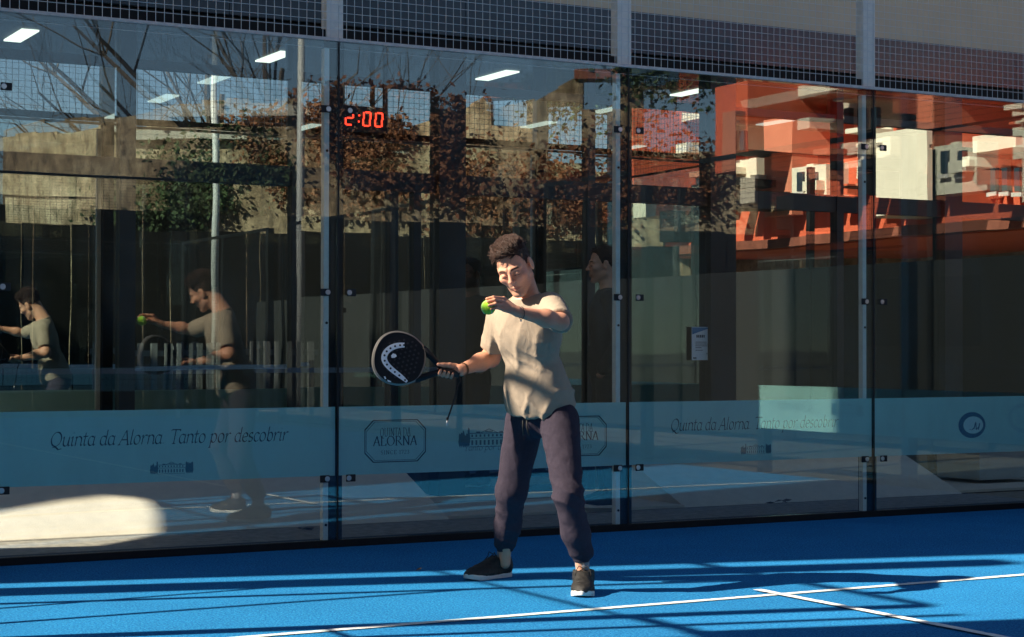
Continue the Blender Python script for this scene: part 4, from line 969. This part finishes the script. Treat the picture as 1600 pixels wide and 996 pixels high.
tr_ = link('trousers', mk_mesh('trousers', V, Q), 'trousers', man)
for s in (-1, 1):
    q0 = pelvis+ft*.135-up_t*.02+lt*s*.012; MB().tube([q0, q0+ft*.006-up_t*.03, q0-up_t*.075+lt*s*.006+ft*.004], .0035, 6).build('drawstring', 'cord', tr_, True)
for hp_, kp_, ap_ in ((HL, KL, AL), (HR, KR, AR)):
    o_ = unit(-_fw*.9+_rt*(.25 if hp_ is HL else -.25)); sp2 = [hp_*(1-t)+kp_*t+o_*(.094-.022*t) for t in np.linspace(.15, 1, 7)]+[kp_*(1-t)+ap_*t+o_*(.072-.012*t) for t in np.linspace(.15, .9, 6)]
    MB().tube(sp2, .0016, 4).build('seam', 'trousers', tr_, True)
# ankles, socks and shoes
rt0, rh0 = onZ(727, 908, 0), onZ(809, 899, 0); lt0, lh0 = onZ(910, 935, 0), onZ(914, 908, 0)
d_ = unit(lt0-lh0); lt0 = lt0; lh0 = lt0-d_*.295; d_ = unit(rt0-rh0); rh0 = rt0-d_*.30
build_shoe(man, rt0, rh0); build_shoe(man, lt0, lh0)
for A_, h0, t0 in ((AL, lh0, lt0), (AR, rh0, rt0)):
    base = h0+unit(t0-h0)*.058+ZU*.07; MB().tube([base, base*.5+A_*.5, A_+ZU*.04], [.036, .034, .037], 14).build('sock', 'sock', man, True)
wd = unit(ER-WR)
MB().tube([WR+wd*.018, WR+wd*.030], .0315, 18, False).build('wrist_strap', 'brown_leather', man, True)
wd2 = unit(EL-WL); MB().tube([WL+wd2*.012+ZU*-.001, WL+wd2*.016], .0295, 18, False).build('bracelet', 'cord', man, True)
MB().tube([WL+wd2*.014-ZU*.030-_fw*.006, WL+wd2*.014-ZU*.040-_fw*.008], .004, 8).build('bracelet_charm', 'bolt', man, True)

# ------------------------------------------------------------------ ball
bm = MB()
for i in range(17):
    for j in range(32):
        th, ph = math.pi*i/16, 2*math.pi*j/32; bm.v.append(tuple(ballc+BR*np.array([math.sin(th)*math.cos(ph), math.sin(th)*math.sin(ph), math.cos(th)])))
for i in range(16):
    for j in range(32): bm.f.append((i*32+j, (i+1)*32+j, (i+1)*32+(j+1) % 32, i*32+(j+1) % 32))
bl = thing('padel_ball', 'yellow green felt ball held in raised left hand of the player', 'ball'); bl.location = (0, 0, 0)
bm.build('felt', 'ball_felt', bl, True)
sm = MB(); sp = []
for t in np.linspace(0, 2*math.pi, 61):
    a_, b_ = .44, 2.0; v = np.array([math.cos(t)+.3*math.cos(3*t), math.sin(t)-.3*math.sin(3*t), 1.1*math.sin(2*t)]); sp.append(ballc+unit(v)*(BR+.0002))
sm.tube(sp, .0009, 5, False); sm.build('seam', 'paper', bl, True)

# ------------------------------------------------------------------ racket
rk = thing('padel_racket', 'black padel racket with white curved stripe held low in right hand', 'racket')
hc = rtip-ra*.142                                   # centre of the head
def rp(s_, t, n_): return hc+rs*s_+ra*t+rn_*n_
_tt = [.142, .136, .122, .095, .055, .012, -.03, -.065, -.095, -.110, -.117]; _ww = [.0, .045, .080, .110, .1275, .1305, .124, .107, .086, .050, .0]
def outline(k=1.0, n=44):
    R_ = [(w, t) for t, w in zip(_tt, _ww)]; L_ = [(-w, t) for t, w in zip(_tt[::-1][1:-1], _ww[::-1][1:-1])]; C_ = R_+L_; C_ = np.array(C_+[C_[0]])
    for _ in range(2):                             # round the corners
        a_ = C_[:-1]; b_ = C_[1:]; C_ = np.stack([a_*.75+b_*.25, a_*.25+b_*.75], 1).reshape(-1, 2); C_ = np.concatenate([C_, C_[:1]])
    return [(x*k, (y-.01)*k+.01) for x, y in C_[:-1]]
def ring(k0, k1, z0, z1, mbx):
    A_, B_ = outline(k0), outline(k1); n = len(A_)
    for i in range(n):
        j = (i+1) % n; mbx.poly([rp(*A_[i], z0), rp(*A_[j], z0), rp(*B_[j], z1), rp(*B_[i], z1)])
T2 = .019
holes_ = []
for i in range(-4, 5):
    for j in range(-4, 5):
        x, y = i*.023+(.0115 if j % 2 else 0), j*.021+.012
        if math.hypot(x/.098, y/.100) < 1: holes_.append((x, y))
fc = MB()
for z in (T2-.001, -T2+.001):
    O_ = outline(.94); n = len(O_); cidx = len(fc.v); fc.v.append(tuple(rp(0, 0, z*1.02))); fc.v += [tuple(rp(*p_, z)) for p_ in O_]
    for i in range(n): fc.f.append((cidx, cidx+1+i, cidx+1+(i+1) % n) if z > 0 else (cidx, cidx+1+(i+1) % n, cidx+1+i))
face = fc.build('face', 'racket_black', rk)
rm = MB(); ring(.94, 1.0, T2, T2*.72, rm); ring(1.0, 1.0, T2*.72, -T2*.72, rm); ring(1.0, .94, -T2*.72, -T2, rm); rm.build('rim', 'rim_grey', rk, True)
hl = MB()
for (x, y) in holes_: hl.prism([rp(x+.0052*math.cos(a), y+.0052*math.sin(a), T2-.0005) for a in np.linspace(0, 2*math.pi, 9)[:-1]], rn_*.0012)
tag(hl.build('drilled_holes', 'ink', face), None, None, kind='stuff')
# white curved stripe with dark perforations, traced on the face
def fpx(x, y, n_=T2):                              # pixel ray meets the face plane
    r = ray(x, y); p0_ = hc+rn_*n_; return CAM+r*(((p0_-CAM)@rn_)/(r@rn_))
pc_ = np.array([(632, 539.5), (621, 540), (611, 543.5), (603, 550), (599.5, 559), (602, 567), (609, 575), (618, 582.5), (627.5, 589.5), (636, 597)]); wv = [7.5, 8.8, 9.4, 9.4, 9, 8.8, 8.4, 7.8, 7, 4]
for _ in range(2): pc_ = np.concatenate([pc_[:1], np.stack([pc_[:-1]*.75+pc_[1:]*.25, pc_[:-1]*.25+pc_[1:]*.75], 1).reshape(-1, 2), pc_[-1:]]); wv = np.concatenate([wv[:1], np.stack([np.array(wv[:-1])*.75+np.array(wv[1:])*.25, np.array(wv[:-1])*.25+np.array(wv[1:])*.75], 1).reshape(-1), wv[-1:]])
tg = np.gradient(pc_, axis=0); tg /= np.linalg.norm(tg, axis=1)[:, None]; nn_ = np.stack([-tg[:, 1], tg[:, 0]], 1); e1, e2 = pc_+nn_*wv[:, None]/2, pc_-nn_*wv[:, None]/2
st_ = MB(); dt = MB()
for i in range(len(pc_)-1): st_.prism([fpx(*e1[i], T2+.0005), fpx(*e1[i+1], T2+.0005), fpx(*e2[i+1], T2+.0005), fpx(*e2[i], T2+.0005)], rn_*.0010)
st_.build('curved_stripe', 'racket_white', face)
for i in np.linspace(1, len(pc_)-4, 12).astype(int): dt.prism([fpx(pc_[i][0]+1.7*math.cos(t), pc_[i][1]+1.7*math.sin(t), T2+.0017) for t in np.linspace(0, 2*math.pi, 9)[:-1]], rn_*.0006)
tag(dt.build('stripe_holes', 'ink', face), None, None, kind='stuff')
em = MB(); em.prism([fpx(x, y, T2+.0006) for x, y in ((611, 556), (614, 552.5), (618, 553.5), (620, 557), (616.5, 559.5), (612, 559.5))], rn_*.001); em.build('emblem', 'racket_white', face)
lt_ = MB(); lt_.prism([fpx(x, y, T2+.0006) for x, y in ((599.5, 588.5), (602, 588.5), (603.5, 592), (601.5, 593))], rn_*.0008); lt_.build('small_mark', 'racket_white', face)
lt_ = MB(); lt_.prism([fpx(x, y, T2+.0006) for x, y in ((605, 593.5), (611, 596), (611, 597.5), (606, 596.5))], rn_*.0008); lt_.build('small_mark', 'racket_white', face)
# open throat: two arms down to the grip
for s in (-1, 1):
    th_ = MB(); th_.tube([rp(s*.078, -.085, 0), rp(s*.050, -.135, 0), rp(s*.022, -.178, 0), rp(s*.006, -.205, 0)], [.0185, .0165, .015, .014], 10); th_.build('throat_arm', 'racket_black', rk, True)
hg = MB(); hg.tube([rb0+ra*t for t in np.linspace(0, float((hc-rb0)@ra)-.195, 22)], [GRr+.0008*(i % 3 == 0)+(.004 if i < 1 else 0) for i in range(22)], 14); hg.build('grip', 'cord', rk, True)
e0 = rb0-ra*.004+ZU*-.012
cdp = [rb0+ra*.002, e0-ZU*.02-_rt*-.004, pix(715, 602, 8.79), pix(711, 620, 8.79), pix(704, 642, 8.80), pix(699, 656, 8.80)]
cm_ = MB(); cm_.tube(cdp, .0042, 6); cm_.tube([cdp[-1]+ZU*.012, cdp[-1]+ZU*.004, cdp[-1]-ZU*.004], [.004, .007, .004], 8); cm_.build('wrist_cord', 'cord', rk, True)
MB().tube([cdp[-1]-ZU*.004, cdp[-1]-ZU*.028-_rt*.003], [.0045, .003], 8).build('cord_tip', 'bolt', rk, True)

# ------------------------------------------------------------------ bystander in dark clothes, seen through the glass
def bystander(base, face_dir, H=1.82):
    t = thing('person', None, 'person'); k = H/1.8; f = unit(face_dir); l = np.cross(ZU, f); B = np.stack([l, f, ZU])
    def W_(a, b, c): return base+l*a*k+f*b*k+ZU*c*k
    hc_ = W_(0, .03, 1.665); hp = unit(f*math.cos(R(4))-ZU*math.sin(R(4))); hu = unit(ZU-hp*np.dot(ZU, hp)); hb = np.stack([np.cross(hu, hp), hp, hu])
    V, Q, T_ = build_head(hc_, hb, k, W_(0, -.01, 1.49))
    def arms(P):
        d = None
        for s in (-1, 1):
            e = chain(P, [W_(s*.19, 0, 1.42), W_(s*.26, -.05, 1.14), W_(s*.18, .05, .96)], [.045, .038, .026], .03)
            w0 = W_(s*.18, .05, .96); hnd = rcone(P, w0, W_(s*.14, .06, .91), .025, .026)
            for i in range(4): hnd = np.minimum(smin(hnd, chain(P, [W_(s*.14, .03+.012*i, .91), W_(s*.115, .035+.012*i, .885), W_(s*.10, .035+.012*i, .87)], [.0095, .0085, .0075]), .004), 9)
            hnd = smin(hnd, chain(P, [W_(s*.16, .07, .93), W_(s*.14, .085, .91), W_(s*.125, .085, .895)], [.012, .010, .008]), .006)
            e = smin(e, hnd, .01); d = e if d is None else np.minimum(d, e)
        return d.astype(np.float32)
    V2, Q2 = mesh_sdf(arms, W_(0, 0, 1.1)-.42, W_(0, 0, 1.1)+.42, .006, 'a')
    vv = np.concatenate([V, V2]); qq = np.concatenate([Q, Q2+len(V)]); tt = np.concatenate([T_, np.tile(SKIN, (len(V2), 1))])
    link('body', mk_mesh('body', vv, qq, tt), 'skin', t); link('hair', build_hair(hc_, hb, k, .6, 5, 500), 'hair', t)
    def jk(P):
        d = ell(P, W_(0, 0, 1.28), (.19*k, .125*k, .24*k), B); d = smin(d, ell(P, W_(0, 0, 1.00), (.18*k, .135*k, .2*k), B), .06); d = smin(d, rcone(P, W_(-.17, 0, 1.43), W_(.17, 0, 1.43), .065, .065), .04)
        d = smax(d, (base[2]+.86*k-P[..., 2]).astype(np.float32), .01)
        for s in (-1, 1):
            e = chain(P, [W_(s*.19, 0, 1.42), W_(s*.26, -.05, 1.14), W_(s*.175, .055, .95)], [.066, .057, .046], .03); d = smin(d, e, .025)
        d = d-.004*vnoise(P, 22); return smax(d, -ell(P, W_(0, .02, 1.525), (.066, .066, .05), B), .005).astype(np.float32)
    V, Q = mesh_sdf(jk, W_(0, 0, 1.15)-.42, W_(0, 0, 1.15)+.46, .009, 'j'); link('jacket', mk_mesh('jacket', V, Q), 'dark_cloth', t)
    def ts(P):
        d = ell(P, W_(0, 0, .90), (.155*k, .115*k, .13*k), B)
        for s in (-1, 1): d = smin(d, chain(P, [W_(s*.085, 0, .86), W_(s*.095, .02, .48), W_(s*.10, -.02, .11)], [.095, .070, .055], .03), .02)
        return smax(d-.003*vnoise(P, 20), (base[2]+.07*k-P[..., 2]).astype(np.float32), .006).astype(np.float32)
    V, Q = mesh_sdf(ts, W_(0, 0, .5)-np.array([.3, .3, .52]), W_(0, 0, .5)+np.array([.3, .3, .6]), .010, 't'); link('trousers', mk_mesh('trousers', V, Q), 'dark_cloth', t)
    for s in (-1, 1):
        sh = build_shoe(t, np.array([*W_(s*.10, .20, 0)[:2], 0]), np.array([*W_(s*.10, -.09, 0)[:2], 0])); sh.location = (0, 0, base[2])
    return t
bb = pix(948, 560, 13.0); bz = .028
by = bystander(np.array([bb[0], bb[1], bz]), unit(-_rt-.12*_fw), 1.86)
tag(by, 'dark haired bystander in dark jacket facing left behind the glass, right of the player', 'person')
